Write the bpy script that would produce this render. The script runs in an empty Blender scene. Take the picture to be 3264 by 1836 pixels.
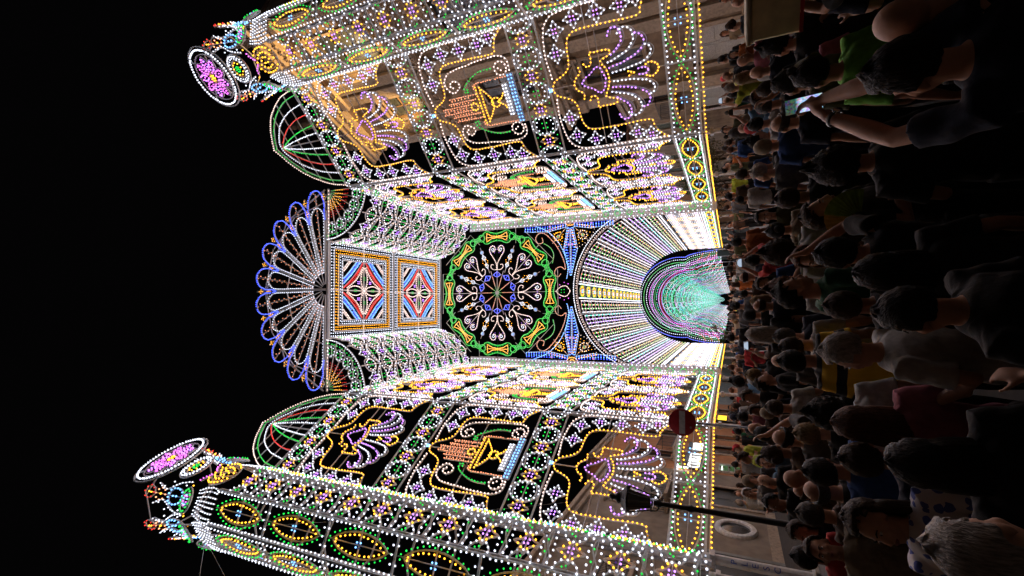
import bpy, bmesh, math, random
import numpy as np
from mathutils import Matrix, Vector
random.seed(7); RNG = np.random.default_rng(7)
SC = bpy.context.scene; COL = SC.collection
PI = math.pi

# ------------------------------------------------------------------ camera (the phone was held sideways: picture left is up)
YAW, PITCH, ROLL = map(math.radians, (2.686, 24.995, -1.653))
CAM = Vector((-1.138, 0.0, 2.0))
_fw = Vector((math.sin(YAW)*math.cos(PITCH), math.cos(YAW)*math.cos(PITCH), math.sin(PITCH)))
_rt = Vector((math.cos(YAW), -math.sin(YAW), 0)); _up = _rt.cross(_fw)
_r = _rt*math.cos(ROLL) + _up*math.sin(ROLL); _u = -_rt*math.sin(ROLL) + _up*math.cos(ROLL)
cd = bpy.data.cameras.new('camera'); cam = bpy.data.objects.new('camera', cd); COL.objects.link(cam)
cam.matrix_world = Matrix(((-_u.x, _r.x, -_fw.x, CAM.x), (-_u.y, _r.y, -_fw.y, CAM.y), (-_u.z, _r.z, -_fw.z, CAM.z), (0, 0, 0, 1)))
cd.sensor_fit = 'HORIZONTAL'; cd.sensor_width = 36; cd.lens = 16.503; cd.clip_start = 0.05; cd.clip_end = 3000
SC.camera = cam
FPX = 1496.3
def ray(x, y):
    """direction of a pixel of the photograph"""
    return _r*(-(y-918.)) + _u*(-(x-1632.)) + _fw*FPX

# ------------------------------------------------------------------ night sky, exposure
W = bpy.data.worlds.new('World'); SC.world = W; W.use_nodes = True
wn = W.node_tree; bg = wn.nodes['Background']
sky = wn.nodes.new('ShaderNodeTexSky'); sky.sky_type = 'NISHITA'; sky.sun_disc = False
sky.sun_elevation = math.radians(-4); sky.sun_rotation = math.radians(200)
mixn = wn.nodes.new('ShaderNodeMix'); mixn.data_type = 'RGBA'; mixn.inputs[0].default_value = 0.97
wn.links.new(sky.outputs[0], mixn.inputs[6]); mixn.inputs[7].default_value = (0.05, 0.045, 0.05, 1)
wn.links.new(mixn.outputs[2], bg.inputs[0]); bg.inputs[1].default_value = 0.009
SC.view_settings.view_transform = 'Standard'; SC.view_settings.look = 'None'
SC.view_settings.exposure = 1.25; SC.view_settings.gamma = 1.0
cy = SC.cycles; cy.use_denoising = True; cy.use_light_tree = True
cy.max_bounces = 4; cy.diffuse_bounces = 3; cy.glossy_bounces = 2; cy.transmission_bounces = 2; cy.volume_bounces = 0
cy.sample_clamp_indirect = 2.0; cy.sample_clamp_direct = 0.95   # the sensor clips each bulb
cy.caustics_reflective = False; cy.caustics_refractive = False

# ------------------------------------------------------------------ materials
MATS = {}
def _new(name):
    m = bpy.data.materials.new(name); m.use_nodes = True
    return m, m.node_tree, m.node_tree.nodes['Principled BSDF']
def mat(name, col, rough=0.8, noise=None, bump=0.0, metal=0.0, scale=8.0, col2=None, spec=0.3):
    """plain procedural surface: colour broken by noise, optional bump"""
    if name in MATS: return MATS[name]
    m, t, p = _new(name); p.inputs['Roughness'].default_value = rough; p.inputs['Metallic'].default_value = metal
    p.inputs['Specular IOR Level'].default_value = spec
    tc = t.nodes.new('ShaderNodeTexCoord'); nz = t.nodes.new('ShaderNodeTexNoise')
    nz.inputs['Scale'].default_value = scale; nz.inputs['Detail'].default_value = 6
    t.links.new(tc.outputs['Object'], nz.inputs['Vector'])
    r = t.nodes.new('ShaderNodeValToRGB'); c2 = col2 or tuple(c*0.62 for c in col)
    r.color_ramp.elements[0].position = 0.32; r.color_ramp.elements[1].position = 0.68
    r.color_ramp.elements[0].color = (*c2, 1); r.color_ramp.elements[1].color = (*col, 1)
    t.links.new(nz.outputs['Fac'], r.inputs[0]); t.links.new(r.outputs[0], p.inputs['Base Color'])
    if bump:
        b = t.nodes.new('ShaderNodeBump'); b.inputs['Strength'].default_value = bump; b.inputs['Distance'].default_value = 0.02
        t.links.new(nz.outputs['Fac'], b.inputs['Height']); t.links.new(b.outputs[0], p.inputs['Normal'])
    MATS[name] = m; return m
def glow(name, col, st):
    """a lit bulb: emission, its strength varied bulb by bulb through the face attribute v"""
    m, t, p = _new(name)
    a = t.nodes.new('ShaderNodeAttribute'); a.attribute_name = 'v'
    mu = t.nodes.new('ShaderNodeMath'); mu.operation = 'MULTIPLY'; mu.inputs[1].default_value = st
    t.links.new(a.outputs['Fac'], mu.inputs[0])
    e = t.nodes.new('ShaderNodeEmission'); e.inputs[0].default_value = (*col, 1); t.links.new(mu.outputs[0], e.inputs[1])
    t.links.new(e.outputs[0], t.nodes['Material Output'].inputs[0]); t.nodes.remove(p)
    MATS[name] = m; return m
def emit(name, col, st):
    if name in MATS: return MATS[name]
    m, t, p = _new(name); e = t.nodes.new('ShaderNodeEmission'); e.inputs[0].default_value = (*col, 1); e.inputs[1].default_value = st
    t.links.new(e.outputs[0], t.nodes['Material Output'].inputs[0]); t.nodes.remove(p); MATS[name] = m; return m
GAIN = 1.0
BC = {  # bulb colours
 'W': ((0.80, 0.84, 1.0), 8.0), 'N': ((1.0, 0.72, 0.64), 12.0), 'Y': ((1.0, 0.40, 0.025), 8.0), 'G': ((0.02, 0.75, 0.08), 0.72),
 'V': ((0.50, 0.20, 1.0), 1.9), 'B': ((0.06, 0.10, 1.0), 1.8), 'L': ((0.16, 0.42, 1.0), 1.65), 'R': ((1.0, 0.05, 0.04), 0.8),
 'O': ((1.0, 0.34, 0.17), 1.2), 'P': ((0.82, 0.15, 0.90), 1.3), 'C': ((0.05, 0.90, 0.62), 1.2)}
for k, (c, s) in BC.items(): glow('bulb_'+k, c, s*GAIN)
FR = mat('painted_frame', (0.62, 0.61, 0.60), 0.6, bump=0.05, scale=30)
SOCK = mat('lamp_holder', (0.05, 0.05, 0.05), 0.6, scale=20)
FRD = mat('grey_post', (0.42, 0.42, 0.43), 0.5, metal=0.3, scale=20)
BOARD = mat('white_board', (0.75, 0.76, 0.8), 0.7, scale=14)

# ------------------------------------------------------------------ objects, tags
def tag(o, label=None, cat=None, group=None, kind=None):
    for k, v in (('label', label), ('category', cat), ('group', group), ('kind', kind)):
        if v: o[k] = v
    return o
def empty(name, loc=(0, 0, 0), rz=0.0, label=None, cat=None, group=None):
    o = bpy.data.objects.new(name, None); COL.objects.link(o); o.location = loc; o.rotation_euler = (0, 0, rz); o.empty_display_size = 0.3
    return tag(o, label, cat, group)
def link(name, me, parent=None):
    o = bpy.data.objects.new(name, me); COL.objects.link(o)
    if parent is not None: o.parent = parent
    return o
def mesh_np(name, V, loops, sizes, mats, midx=None, smooth=False, attr=None):
    me = bpy.data.meshes.new(name); V = np.asarray(V, np.float32)
    me.vertices.add(len(V)); me.vertices.foreach_set('co', V.ravel())
    loops = np.asarray(loops, np.int32); sizes = np.asarray(sizes, np.int32)
    me.loops.add(len(loops)); me.loops.foreach_set('vertex_index', loops)
    me.polygons.add(len(sizes)); st = np.zeros(len(sizes), np.int32); st[1:] = np.cumsum(sizes)[:-1]
    me.polygons.foreach_set('loop_start', st)
    try: me.polygons.foreach_set('loop_total', sizes)
    except Exception: pass
    for m in mats: me.materials.append(m)
    if midx is not None: me.polygons.foreach_set('material_index', np.asarray(midx, np.int32))
    me.polygons.foreach_set('use_smooth', np.full(len(sizes), smooth, bool))
    if attr is not None:
        a = me.attributes.new('v', 'FLOAT', 'FACE'); a.data.foreach_set('value', np.asarray(attr, np.float32))
    me.update(calc_edges=True); me.validate(); return me
def children(o): return [c for c in bpy.data.objects if c.parent == o]
def copy_tree(o, kids, parent=None):
    c = o.copy(); COL.objects.link(c); c.parent = parent
    for k in kids.get(o, ()): copy_tree(k, kids, c)
    return c
def kidmap(root):
    d = {}
    for c in bpy.data.objects:
        if c.parent is not None: d.setdefault(c.parent, []).append(c)
    return d

# ------------------------------------------------------------------ bulb strings and outlines
def _bulb_tpl(n):
    """a drop shaped bulb that points to -y, and the dark lamp holder behind it; faces of the holder come last"""
    a = np.arange(n)*2*PI/n
    if n <= 4:
        V = np.vstack([np.c_[np.cos(a), np.full(n, -0.7), np.sin(a)], [[0, 0.1, 0], [0, -2.1, 0]], np.c_[1.12*np.cos(a), np.full(n, -0.62), 1.12*np.sin(a)]])
        F = [(i, (i+1) % n, n+1) for i in range(n)]; S = [(n+2+(i+1) % n, n+2+i, n) for i in range(n)]
    else:
        V = np.vstack([np.c_[0.55*np.cos(a), np.full(n, 0.0), 0.55*np.sin(a)], np.c_[np.cos(a), np.full(n, -0.9), np.sin(a)], [[0, -2.4, 0]], np.c_[1.1*np.cos(a), np.full(n, -0.35), 1.1*np.sin(a)], [[0, 0.7, 0]]])
        F = []; S = []
        for i in range(n):
            j = (i+1) % n; F += [(i, j, n+j), (i, n+j, n+i), (n+i, n+j, 2*n)]; S += [(2*n+1+j, 2*n+1+i, 3*n+1)]
    return np.array(V), np.array(F+S), len(S)
TPL = {4: _bulb_tpl(4), 6: _bulb_tpl(6)}
NB = [0]
def catmull(P, n=6, closed=False):
    P = np.asarray(P, float); N = len(P); out = []
    rng = range(N if closed else N-1)
    for i in rng:
        g = (lambda k: P[k % N]) if closed else (lambda k: P[min(max(k, 0), N-1)])
        p0, p1, p2, p3 = g(i-1), g(i), g(i+1), g(i+2)
        t = np.linspace(0, 1, n, endpoint=False)[:, None]
        out.append(0.5*((2*p1)+(-p0+p2)*t+(2*p0-5*p1+4*p2-p3)*t**2+(-p0+3*p1-3*p2+p3)*t**3))
    if not closed: out.append(P[-1:])
    return np.vstack(out)
def circ(cx, cz, rx, rz=None, a0=0, a1=360, n=None):
    rz = rx if rz is None else rz; full = abs(a1-a0) >= 360
    n = n or max(6, int(abs(a1-a0)/360*(14+rx*10)))
    a = np.radians(np.linspace(a0, a1, n, endpoint=not full)); return np.c_[cx+rx*np.cos(a), cz+rz*np.sin(a)]
def lens(cx, cz, a, b, n=10):
    """pointed oval, long axis x"""
    t = np.linspace(-1, 1, n); up = np.c_[cx+a*t, cz+b*(1-t*t)**0.8]; dn = np.c_[cx+a*t[::-1], cz-b*(1-t[::-1]**2)**0.8]
    return np.vstack([up[:-1], dn[:-1]])
def along(P, sp, closed=False, off=0.0):
    P = np.asarray(P, float)
    if closed: P = np.vstack([P, P[:1]])
    d = np.r_[0, np.cumsum(np.linalg.norm(np.diff(P, axis=0), axis=1))]; L = d[-1]
    n = max(1, int(round(L/sp)))
    s = (np.arange(n)+0.5*0)*L/n if closed else np.linspace(off, L-off, n+1)
    return np.c_[np.interp(s, d, P[:, 0]), np.interp(s, d, P[:, 1])]
class Part:
    """one ornament: an outline of painted laths (the part) and its bulbs (its child)"""
    def __init__(s, warp=None, bw=0.0305, seg=6, fw=0.04, fd=0.05):
        s.V = []; s.Q = []; s.n = 0; s.b = []; s.warp = warp; s.bw = bw; s.seg = seg; s.fw = fw; s.fd = fd
    def line(s, P, closed=False, w=None, d=None, y=0.0):
        P = np.asarray(P, float); w = w or s.fw; d = d or s.fd
        if len(P) < 2: return s
        T = np.roll(P, -1, 0)-np.roll(P, 1, 0) if closed else np.gradient(P, axis=0)
        L = np.linalg.norm(T, axis=1); L[L == 0] = 1; N = np.c_[-T[:, 1], T[:, 0]]/L[:, None]*(w/2)
        a, b = P+N, P-N; n = len(P); y0, y1 = y-d/2, y+d/2
        R = np.stack([np.c_[a[:, 0], np.full(n, y0), a[:, 1]], np.c_[b[:, 0], np.full(n, y0), b[:, 1]], np.c_[b[:, 0], np.full(n, y1), b[:, 1]], np.c_[a[:, 0], np.full(n, y1), a[:, 1]]], 1).reshape(-1, 3)
        i = np.arange(n if closed else n-1)[:, None]; j = (i+1) % n; k = np.arange(4)[None]; k2 = (k+1) % 4
        q = np.stack([i*4+k, j*4+k, j*4+k2, i*4+k2], -1).reshape(-1, 4)+s.n
        if not closed: q = np.vstack([q, [[s.n, s.n+1, s.n+2, s.n+3], [s.n+4*n-1, s.n+4*n-2, s.n+4*n-3, s.n+4*n-4]]])
        s.V.append(R); s.Q.append(q); s.n += 4*n; return s
    def disc(s, cx, cz, r, y=0.0, n=10, d=0.03):
        a = np.arange(n)*2*PI/n; c = np.c_[cx+r*np.cos(a), cz+r*np.sin(a)]
        V = np.vstack([np.c_[c[:, 0], np.full(n, y-d/2), c[:, 1]], np.c_[c[:, 0], np.full(n, y+d/2), c[:, 1]], [[cx, y-d/2, cz]]])
        q = [[s.n+i, s.n+(i+1) % n, s.n+n+(i+1) % n, s.n+n+i] for i in range(n)] + [[s.n+(i+1) % n, s.n+i, s.n+2*n, s.n+2*n] for i in range(n)]
        s.V.append(V); s.Q.append(np.array(q)); s.n += len(V); return s
    def dots(s, P, c, size=1.0, y=-0.03):
        P = np.atleast_2d(np.asarray(P, float))
        s.b.append((P, c, size, y)); return s
    def row(s, P, c, sp=0.17, closed=False, frame=True, size=1.0, off=0.0, w=None, shift=0.0, y=-0.03):
        """outline with bulbs along it; c may be a sequence of colours that alternates"""
        P = np.asarray(P, float)
        if frame: s.line(P, closed, w)
        if shift:
            T = np.roll(P, -1, 0)-np.roll(P, 1, 0) if closed else np.gradient(P, axis=0)
            P = P+np.c_[-T[:, 1], T[:, 0]]/np.linalg.norm(T, axis=1)[:, None]*shift
        B = along(P, sp, closed, off)
        for i, ch in enumerate(c): s.dots(B[i::len(c)], ch, size, y)
        return s
    def four(s, x, z, r, c, size=1.0, rot=45):
        a = np.radians(rot+np.arange(4)*90); return s.dots(np.c_[x+r*np.cos(a), z+r*np.sin(a)], c, size)
    def data(s, name):
        fm = bm = None
        if s.V:
            V = np.vstack(s.V); Q = np.vstack(s.Q)
            if s.warp: V = s.warp(V)
            tri = Q[:, 2] == Q[:, 3]; q4 = Q[~tri]; q3 = Q[tri][:, :3]
            fm = mesh_np(name, V, np.r_[q4.ravel(), q3.ravel()], np.r_[np.full(len(q4), 4), np.full(len(q3), 3)], [FR])
        if s.b:
            tv, tf, nso = TPL[s.seg]; nf = len(tf)-nso; VV = []; FF = []; MI = []; AT = []; n = 0; cols = sorted({b[1] for b in s.b})
            for P, c, size, y in s.b:
                k = len(P)
                if k == 0: continue
                P = P+RNG.normal(0, 0.007, P.shape); sz = s.bw*size*RNG.uniform(0.93, 1.07, k)
                B = tv[None]*sz[:, None, None]; B = B+np.stack([P[:, 0], np.full(k, y), P[:, 1]], 1)[:, None]
                VV.append(B.reshape(-1, 3)); FF.append((tf[None]+(n+np.arange(k)*len(tv))[:, None, None]).reshape(-1, 3)); n += k*len(tv)
                MI.append(np.tile(np.r_[np.full(nf, cols.index(c)), np.full(nso, len(cols))], k)); v = RNG.uniform(0.75, 1.25, k); v[RNG.random(k) < 0.012] = 0.04
                AT.append(np.repeat(v, len(tf))); NB[0] += k
            V = np.vstack(VV); F = np.vstack(FF)
            if s.warp: V = s.warp(V)
            bm = mesh_np('bulbs', V, F.ravel(), np.full(len(F), 3), [MATS['bulb_'+c] for c in cols]+[SOCK], np.concatenate(MI), attr=np.concatenate(AT))
        return fm, bm
    def build(s, name, parent, label=None, kind=None):
        fm, bm = s.data(name)
        if fm is None:
            o = link(name, bm, parent); o['kind'] = 'stuff'
        else:
            o = link(name, fm, parent)
            if kind: o['kind'] = kind
            if bm is not None: b = link('bulbs', bm, o); b['kind'] = 'stuff'
        if label: o['label'] = label
        return o
def mir(P): return np.asarray(P, float)*[-1, 1]
def mv(P, dx=0, dz=0, s=1.0): return np.asarray(P, float)*s+[dx, dz]
def rot2(P, deg, cx=0, cz=0):
    a = math.radians(deg); c, s_ = math.cos(a), math.sin(a); P = np.asarray(P, float)
    return np.c_[cx+P[:, 0]*c-P[:, 1]*s_, cz+P[:, 0]*s_+P[:, 1]*c]
def box_mesh(name, boxes, m, bevel=0.0):
    bm = bmesh.new()
    for (x0, x1, y0, y1, z0, z1) in boxes:
        bmesh.ops.create_cube(bm, size=1, matrix=Matrix.Translation(((x0+x1)/2, (y0+y1)/2, (z0+z1)/2)) @ Matrix.Diagonal((abs(x1-x0), abs(y1-y0), abs(z1-z0), 1)))
    if bevel: bmesh.ops.bevel(bm, geom=list(bm.edges), offset=bevel, segments=1, affect='EDGES')
    me = bpy.data.meshes.new(name); bm.to_mesh(me); bm.free(); me.materials.append(m); return me
def boxo(name, parent, m, *b, bevel=0.0): return link(name, box_mesh(name, list(b), m, bevel), parent)

def gz(y):
    """the street climbs a little away from the camera"""
    t = min(max((y-1.0)/16.0, 0), 1); return -0.26+0.64*(t*t*(3-2*t))
# ================================================================== the light architecture
ZR = 2.85
GOLD = [(0.0, 4.33), (0.27, 4.2), (0.40, 3.92), (0.57, 3.62), (0.83, 3.48), (1.36, 3.43), (1.68, 3.34), (1.87, 3.12), (1.92, 2.62), (1.90, 1.71), (1.87, 0.76), (2.08, 0.62), (2.36, 0.50), (2.68, 0.15)]
PINK = [(0.42, 4.26), (1.2, 4.32), (1.92, 4.24), (2.37, 4.06), (2.60, 3.73), (2.68, 3.2), (2.68, 1.84), (2.68, 0.13)]
P1 = [(0.16, 1.89), (0.18, 1.63), (0.24, 1.14), (0.33, 0.74), (0.48, 0.51), (0.64, 0.42), (0.81, 0.47), (0.9, 0.60)]
P2 = [(0.36, 1.97), (0.39, 1.77), (0.48, 1.35), (0.58, 1.09), (0.73, 0.82), (0.88, 0.67), (1.08, 0.63), (1.27, 0.73), (1.34, 0.9)]
P3 = [(0.55, 2.02), (0.64, 1.72), (0.8, 1.31), (1.0, 1.08), (1.21, 0.97), (1.44, 1.02), (1.57, 1.13), (1.62, 1.32), (1.55, 1.46), (1.46, 1.5)]
P4 = [(0.80, 1.85), (0.87, 1.77), (1.03, 1.55), (1.25, 1.4), (1.51, 1.41), (1.67, 1.52), (1.7, 1.65), (1.63, 1.8), (1.47, 1.87)]
BODY = [(0.0, 3.42), (0.18, 3.37), (0.29, 3.27), (0.40, 3.12), (0.60, 3.14)]
ARM = [(0.69, 2.92), (0.57, 2.84), (0.58, 2.69), (0.68, 2.63), (0.9, 2.62), (1.05, 2.64), (1.02, 2.46), (1.02, 1.98), (0.92, 1.86), (0.80, 1.93), (0.75, 2.13), (0.68, 2.26), (0.54, 2.22), (0.35, 2.12), (0.1, 2.05), (0.0, 2.05)]
TRI = [(0.0, 3.12), (0.15, 2.98), (0.28, 2.74), (0.47, 2.50), (0.46, 2.36), (0.31, 2.27), (0.15, 2.21), (0.0, 2.18)]
LPK = [(0.94, 2.97), (0.99, 3.06), (1.09, 3.1), (1.18, 2.97), (1.21, 2.84), (1.09, 2.68), (0.96, 2.65), (0.86, 2.73), (0.78, 2.85), (0.74, 3.0), (0.78, 3.14), (0.94, 3.27), (1.09, 3.33), (1.22, 3.31), (1.35, 3.25), (1.46, 3.13), (1.58, 2.9), (1.64, 2.57), (1.68, 2.08), (1.74, 1.6), (1.77, 1.13), (1.76, 0.63), (1.65, 0.37), (1.5, 0.26), (1.3, 0.24), (1.14, 0.26)]
LGR = [(1.35, 1.04), (1.36, 1.35), (1.32, 1.66), (1.21, 1.95), (1.05, 2.23), (0.89, 2.44), (0.75, 2.49), (0.64, 2.47), (0.66, 2.31), (0.75, 2.35)]
LAR = [(0.93, 0.51), (0.93, 0.77), (0.92, 1.06), (0.93, 1.35), (0.92, 1.62), (0.92, 1.88), (0.85, 2.06), (0.72, 2.06)]

def star_cell(p, x, z, r, c1='V', c2='Y', c3='W', sz=1.0, arms=True):
    """concave diamond of laths: four bulbs in the middle, bulbs along its sides"""
    k = []
    for q in range(4):
        a0, a1 = math.radians(q*90), math.radians(q*90+90); m = (a0+a1)/2
        k += [(x+r*math.cos(a0), z+r*math.sin(a0)), (x+0.44*r*math.cos(m), z+0.44*r*math.sin(m))]
    D = catmull(k, 3, True)
    if arms: p.line(D, True)
    p.four(x, z, 0.16*r+0.03, c1, sz)
    p.dots([(x+0.62*r*math.cos(math.radians(a)), z+0.62*r*math.sin(math.radians(a))) for a in (24, 66, 114, 156, 204, 246, 294, 336)], c2, sz)
    if c3: p.dots([(x+0.9*r*math.cos(math.radians(a)), z+0.9*r*math.sin(math.radians(a))) for a in (0, 90, 180, 270)], c3, sz)
def ring_cell(p, x, z, r, c='W', c2='G', sp=0.19, sz=1.0, a0=0, a1=360):
    full = abs(a1-a0) >= 360
    p.line(circ(x, z, r+0.05, None, a0, a1), full); p.row(circ(x, z, r-0.05, None, a0, a1), c, sp, full, False, sz)
    if full:
        p.four(x, z, 0.14, c2, sz, 45); p.line([(x-r, z), (x+r, z)], w=0.02)
def circle_band(w, h, n=4):
    p = Part(); hw = w/2
    for z in (0.03, h-0.03): p.line([(-hw, z), (hw, z)], w=0.06)
    pitch = w/n; zc = h/2
    for i in range(n+1):
        x = -hw+i*pitch
        if 0 < i < n: ring_cell(p, x, zc, 0.42)
        elif i == 0: ring_cell(p, x, zc, 0.42, a0=-90, a1=90)
        else: ring_cell(p, x, zc, 0.42, a0=90, a1=270)
    for i in range(n):
        x = -hw+(i+0.5)*pitch; star_cell(p, x, zc, 0.40, c3=None)
        for s in (-1, 1):
            A = circ(x+s*0.62, zc, 0.36, 0.56, 90 if s > 0 else -90, 270 if s > 0 else 90)
            p.line(A); p.row(A, 'W', 0.21, frame=False)
            p.dots([(x+s*0.2, h-0.17), (x+s*0.2, 0.17), (x+s*0.36, h-0.3), (x+s*0.36, 0.3)], 'G', 0.85)
    return p
def oval_band(w, h, n=2, zlow=True):
    p = Part(); hw = w/2; L = w/n
    for z in (0.03, h-0.03): p.line([(-hw, z), (hw, z)], w=0.07); 
    for z in (0.11, h-0.11): p.row([(-hw, z), (hw, z)], 'W', 0.19, frame=False)
    for i in range(n+1): x = -hw+i*L; p.line([(x, 0), (x, h)], w=0.05); p.row([(x+0.07 if i < n else x-0.07, 0.25), (x+0.07 if i < n else x-0.07, h-0.25)], 'W', 0.2, frame=False)
    for i in range(n):
        x = -hw+(i+0.5)*L; E = lens(x, h/2, L/2-0.08, h*0.36, 14); p.line(E, True)
        p.row(lens(x, h/2, L/2-0.22, h*0.27, 14), 'Y', 0.19, True, False)
        p.row(lens(x, h/2, L/2-0.02, h*0.43, 14), 'G', 0.2, True, False, 0.9)
        p.four(x, h/2, 0.13, 'L'); p.line([(x-L/2, h/2), (x+L/2, h/2)], w=0.02); p.line([(x, 0.1), (x, h-0.1)], w=0.02)
    if zlow:
        p.line([(-hw, -0.1), (hw, -0.1)], w=0.05); p.row([(-hw, -0.14), (hw, -0.14)], 'Y', 0.17, frame=False)
    return p
def panel_border():
    p = Part()
    for f in (lambda q: np.asarray(q, float), mir):
        p.row(catmull(f(GOLD), 3), 'Y', 0.155); p.row(catmull(f(PINK), 3), 'N', 0.155)
        for (x, z) in ((2.06, 3.74), (2.33, 3.0), (2.31, 2.15), (2.33, 1.28), (1.27, 3.88), (2.5, 0.75)):
            star_cell(p, *f([(x, z)])[0], 0.36, 'V', 'W', 'W')
        p.line(f([(2.73, 0), (2.73, 4.45)]), w=0.06); p.dots(along(f([(2.72, 0.1), (2.72, 4.4)]), 0.3), 'W', 0.8)
    p.four(0, 4.42, 0.06, 'L', 1.4); return p
def shell_emblem():
    p = Part()
    for f in (lambda q: np.asarray(q, float), mir):
        for P, c in ((P1, 'W'), (P2, 'V'), (P3, 'W'), (P4, 'V')):
            Q = catmull(f(P), 4); p.row(Q, c, 0.15, size=1.1); p.line(Q+[0.0, -0.1], w=0.025)
        p.row(catmull(f(BODY), 4), 'Y', 0.14); p.row(catmull(f(ARM), 3), 'Y', 0.14); p.row(catmull(f(TRI), 4), 'V', 0.15)
        p.row(catmull(f([(0.0, 0.22), (0.13, 0.27), (0.24, 0.40), (0.25, 0.55), (0.20, 0.66)]), 3), 'Y', 0.12)
        p.row(catmull(f([(0.02, 0.60), (0.10, 0.66), (0.13, 0.8), (0.1, 0.92)]), 3), 'V', 0.11)
    p.row([(-0.08, 1.3), (0, 1.1), (0.08, 1.3)], 'Y', 0.1)
    p.line([(0, 3.42), (0, 4.3)], w=0.025); p.line([(-2.6, 2.62), (-1.05, 2.62)], w=0.02); p.line([(2.6, 2.62), (1.05, 2.62)], w=0.02); p.line([(0, 0), (0, 0.25)], w=0.025)
    return p
def lyre_emblem():
    p = Part()
    for f in (lambda q: np.asarray(q, float), mir):
        p.row(catmull(f(LPK), 3), 'N', 0.15); p.row(circ(*(f([(1.27, 0.62)])[0]), 0.27), 'N', 0.15, True); p.dots(f([(1.2, 0.6), (1.3, 0.7)]), 'N')
        p.row(catmull(f(LGR), 3), 'G', 0.15, size=1.05); p.row(f(LAR), 'O', 0.115, size=0.85)
        for x, z0, z1 in ((0.50, 2.05, 3.34), (0.30, 2.12, 3.45), (0.12, 2.3, 3.85)):
            p.row(f([(x, z0), (x, z1)]), 'O', 0.115, size=0.85); p.row(f([(x-0.08, z1-0.08), (x-0.08, z0+0.4)]), 'O', 0.15, frame=False, size=0.8)
        p.row(f([(0, 1.98), (0.78, 1.98)]), 'Y', 0.125, size=1.05); p.row(f([(0, 1.80), (0.74, 1.80)]), 'Y', 0.125, size=1.05)
        p.row(catmull(f([(0.62, 1.72), (0.42, 1.55), (0.22, 1.42), (0.0, 1.38)]), 3), 'Y', 0.13)
        p.row(f([(0.02, 1.12), (0.2, 0.86), (0.3, 0.83)]), 'Y', 0.12)
        p.line(f([(1.78, 1.6), (2.6, 1.6)]), w=0.02); p.line(f([(1.2, 3.3), (1.2, 3.45)]), w=0.02)
    p.row(circ(0, 1.25, 0.2), 'Y', 0.13, True); p.row(circ(0, 2.28, 0.17), 'Y', 0.13, True); p.line([(0, 2.4), (0, 4.3)], w=0.025)
    return p
def plate(w, z0, z1, c, n):
    p = Part(); p.line([(-w/2, (z0+z1)/2), (w/2, (z0+z1)/2)], w=z1-z0, d=0.04)
    for t in (0.28, 0.72): p.dots(np.c_[np.linspace(-w/2+0.07, w/2-0.07, n), np.full(n, z0+(z1-z0)*t)], c, 1.25)
    return p
def place_in(p, name, parent, z, label=None):
    o = p.build(name, parent, label); o.location = (0, 0, z); return o
def light_wall(label, group=None):
    t = empty('light_wall', label=label, cat='light wall', group=group)
    place_in(oval_band(5.5, 1.12), 'oval_band', t, ZR, 'lowest band of white, green and amber pointed ovals')
    bd, sh, ly, cb = panel_border(), shell_emblem(), lyre_emblem(), circle_band(5.5, 1.24)
    ob = place_in(bd, 'panel_border', t, 3.97); oc = place_in(cb, 'circle_band', t, 8.40); os_ = place_in(sh, 'shell_emblem', t, 3.97)
    place_in(ly, 'lyre_emblem', t, 9.63)
    place_in(plate(1.36, 0.52, 0.80, 'W', 10), 'light_plate', t, 9.63); place_in(plate(2.04, 0.17, 0.47, 'L', 14), 'light_plate', t, 9.63, 'wide blue plate below the white one')
    def again(o, z):
        c = o.copy(); COL.objects.link(c); c.location.z = z; c.parent = t
        for k in kidmap(o).get(o, ()): kc = k.copy(); COL.objects.link(kc); kc.parent = c
    again(ob, 9.63); again(ob, 15.53); again(oc, 14.16); again(oc, 19.86); again(os_, 15.53)
    for x in (-2.78, 2.78): boxo('post', t, FRD, (x-0.05, x+0.05, 0.04, 0.14, ZR-0.2, 21.12))
    for z in (6.3, 11.9, 17.8): boxo('cross_bar', t, FRD, (-2.73, 2.73, 0.09, 0.13, z, z+0.04))
    return t
w0 = light_wall('tall wall of coloured bulbs with shells and a lyre, joining the tower by the street lantern')
d = np.array((-0.524, -0.852)); c = np.array((-5.65, 19.5))+d*2.77
w0.location = (c[0], c[1], 0); w0.rotation_euler.z = math.atan2(0.852, 0.524)
KM = kidmap(w0); WALLS = [w0]
def wall_copy(label, x, y, rz, sx=1.0):
    o = copy_tree(w0, KM); o['label'] = label; o.location = (x, y, 0); o.rotation_euler.z = rz; o.scale = (sx, 1, 1); return o
d = np.array((0.73, -0.683)); c = np.array((5.65, 19.5))+d*2.77
wall_copy('tall wall of coloured bulbs with shells and a lyre, in front of the floodlit church', c[0], c[1], math.atan2(-0.683, 0.73))
for s, side in ((-1, 'orange house'), (1, 'church')):
    for k, (y0, y1) in enumerate(((19.62, 25.3), (25.32, 31.0))):
        x0, x1 = (5.64-0.3*(y-19.6)/11.4 for y in (y0, y1)); L = math.hypot(y1-y0, x1-x0)
        rz = math.atan2(y1-y0, -(x1-x0)) if s < 0 else math.atan2(-(y1-y0), x0-x1)
        wall_copy('side wall of the light room on the %s side, the bay %s' % (side, 'at its open front' if k == 0 else 'beside the pillar of green rosettes'), s*(x0+x1)/2, (y0+y1)/2, rz, L/5.56)

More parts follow.
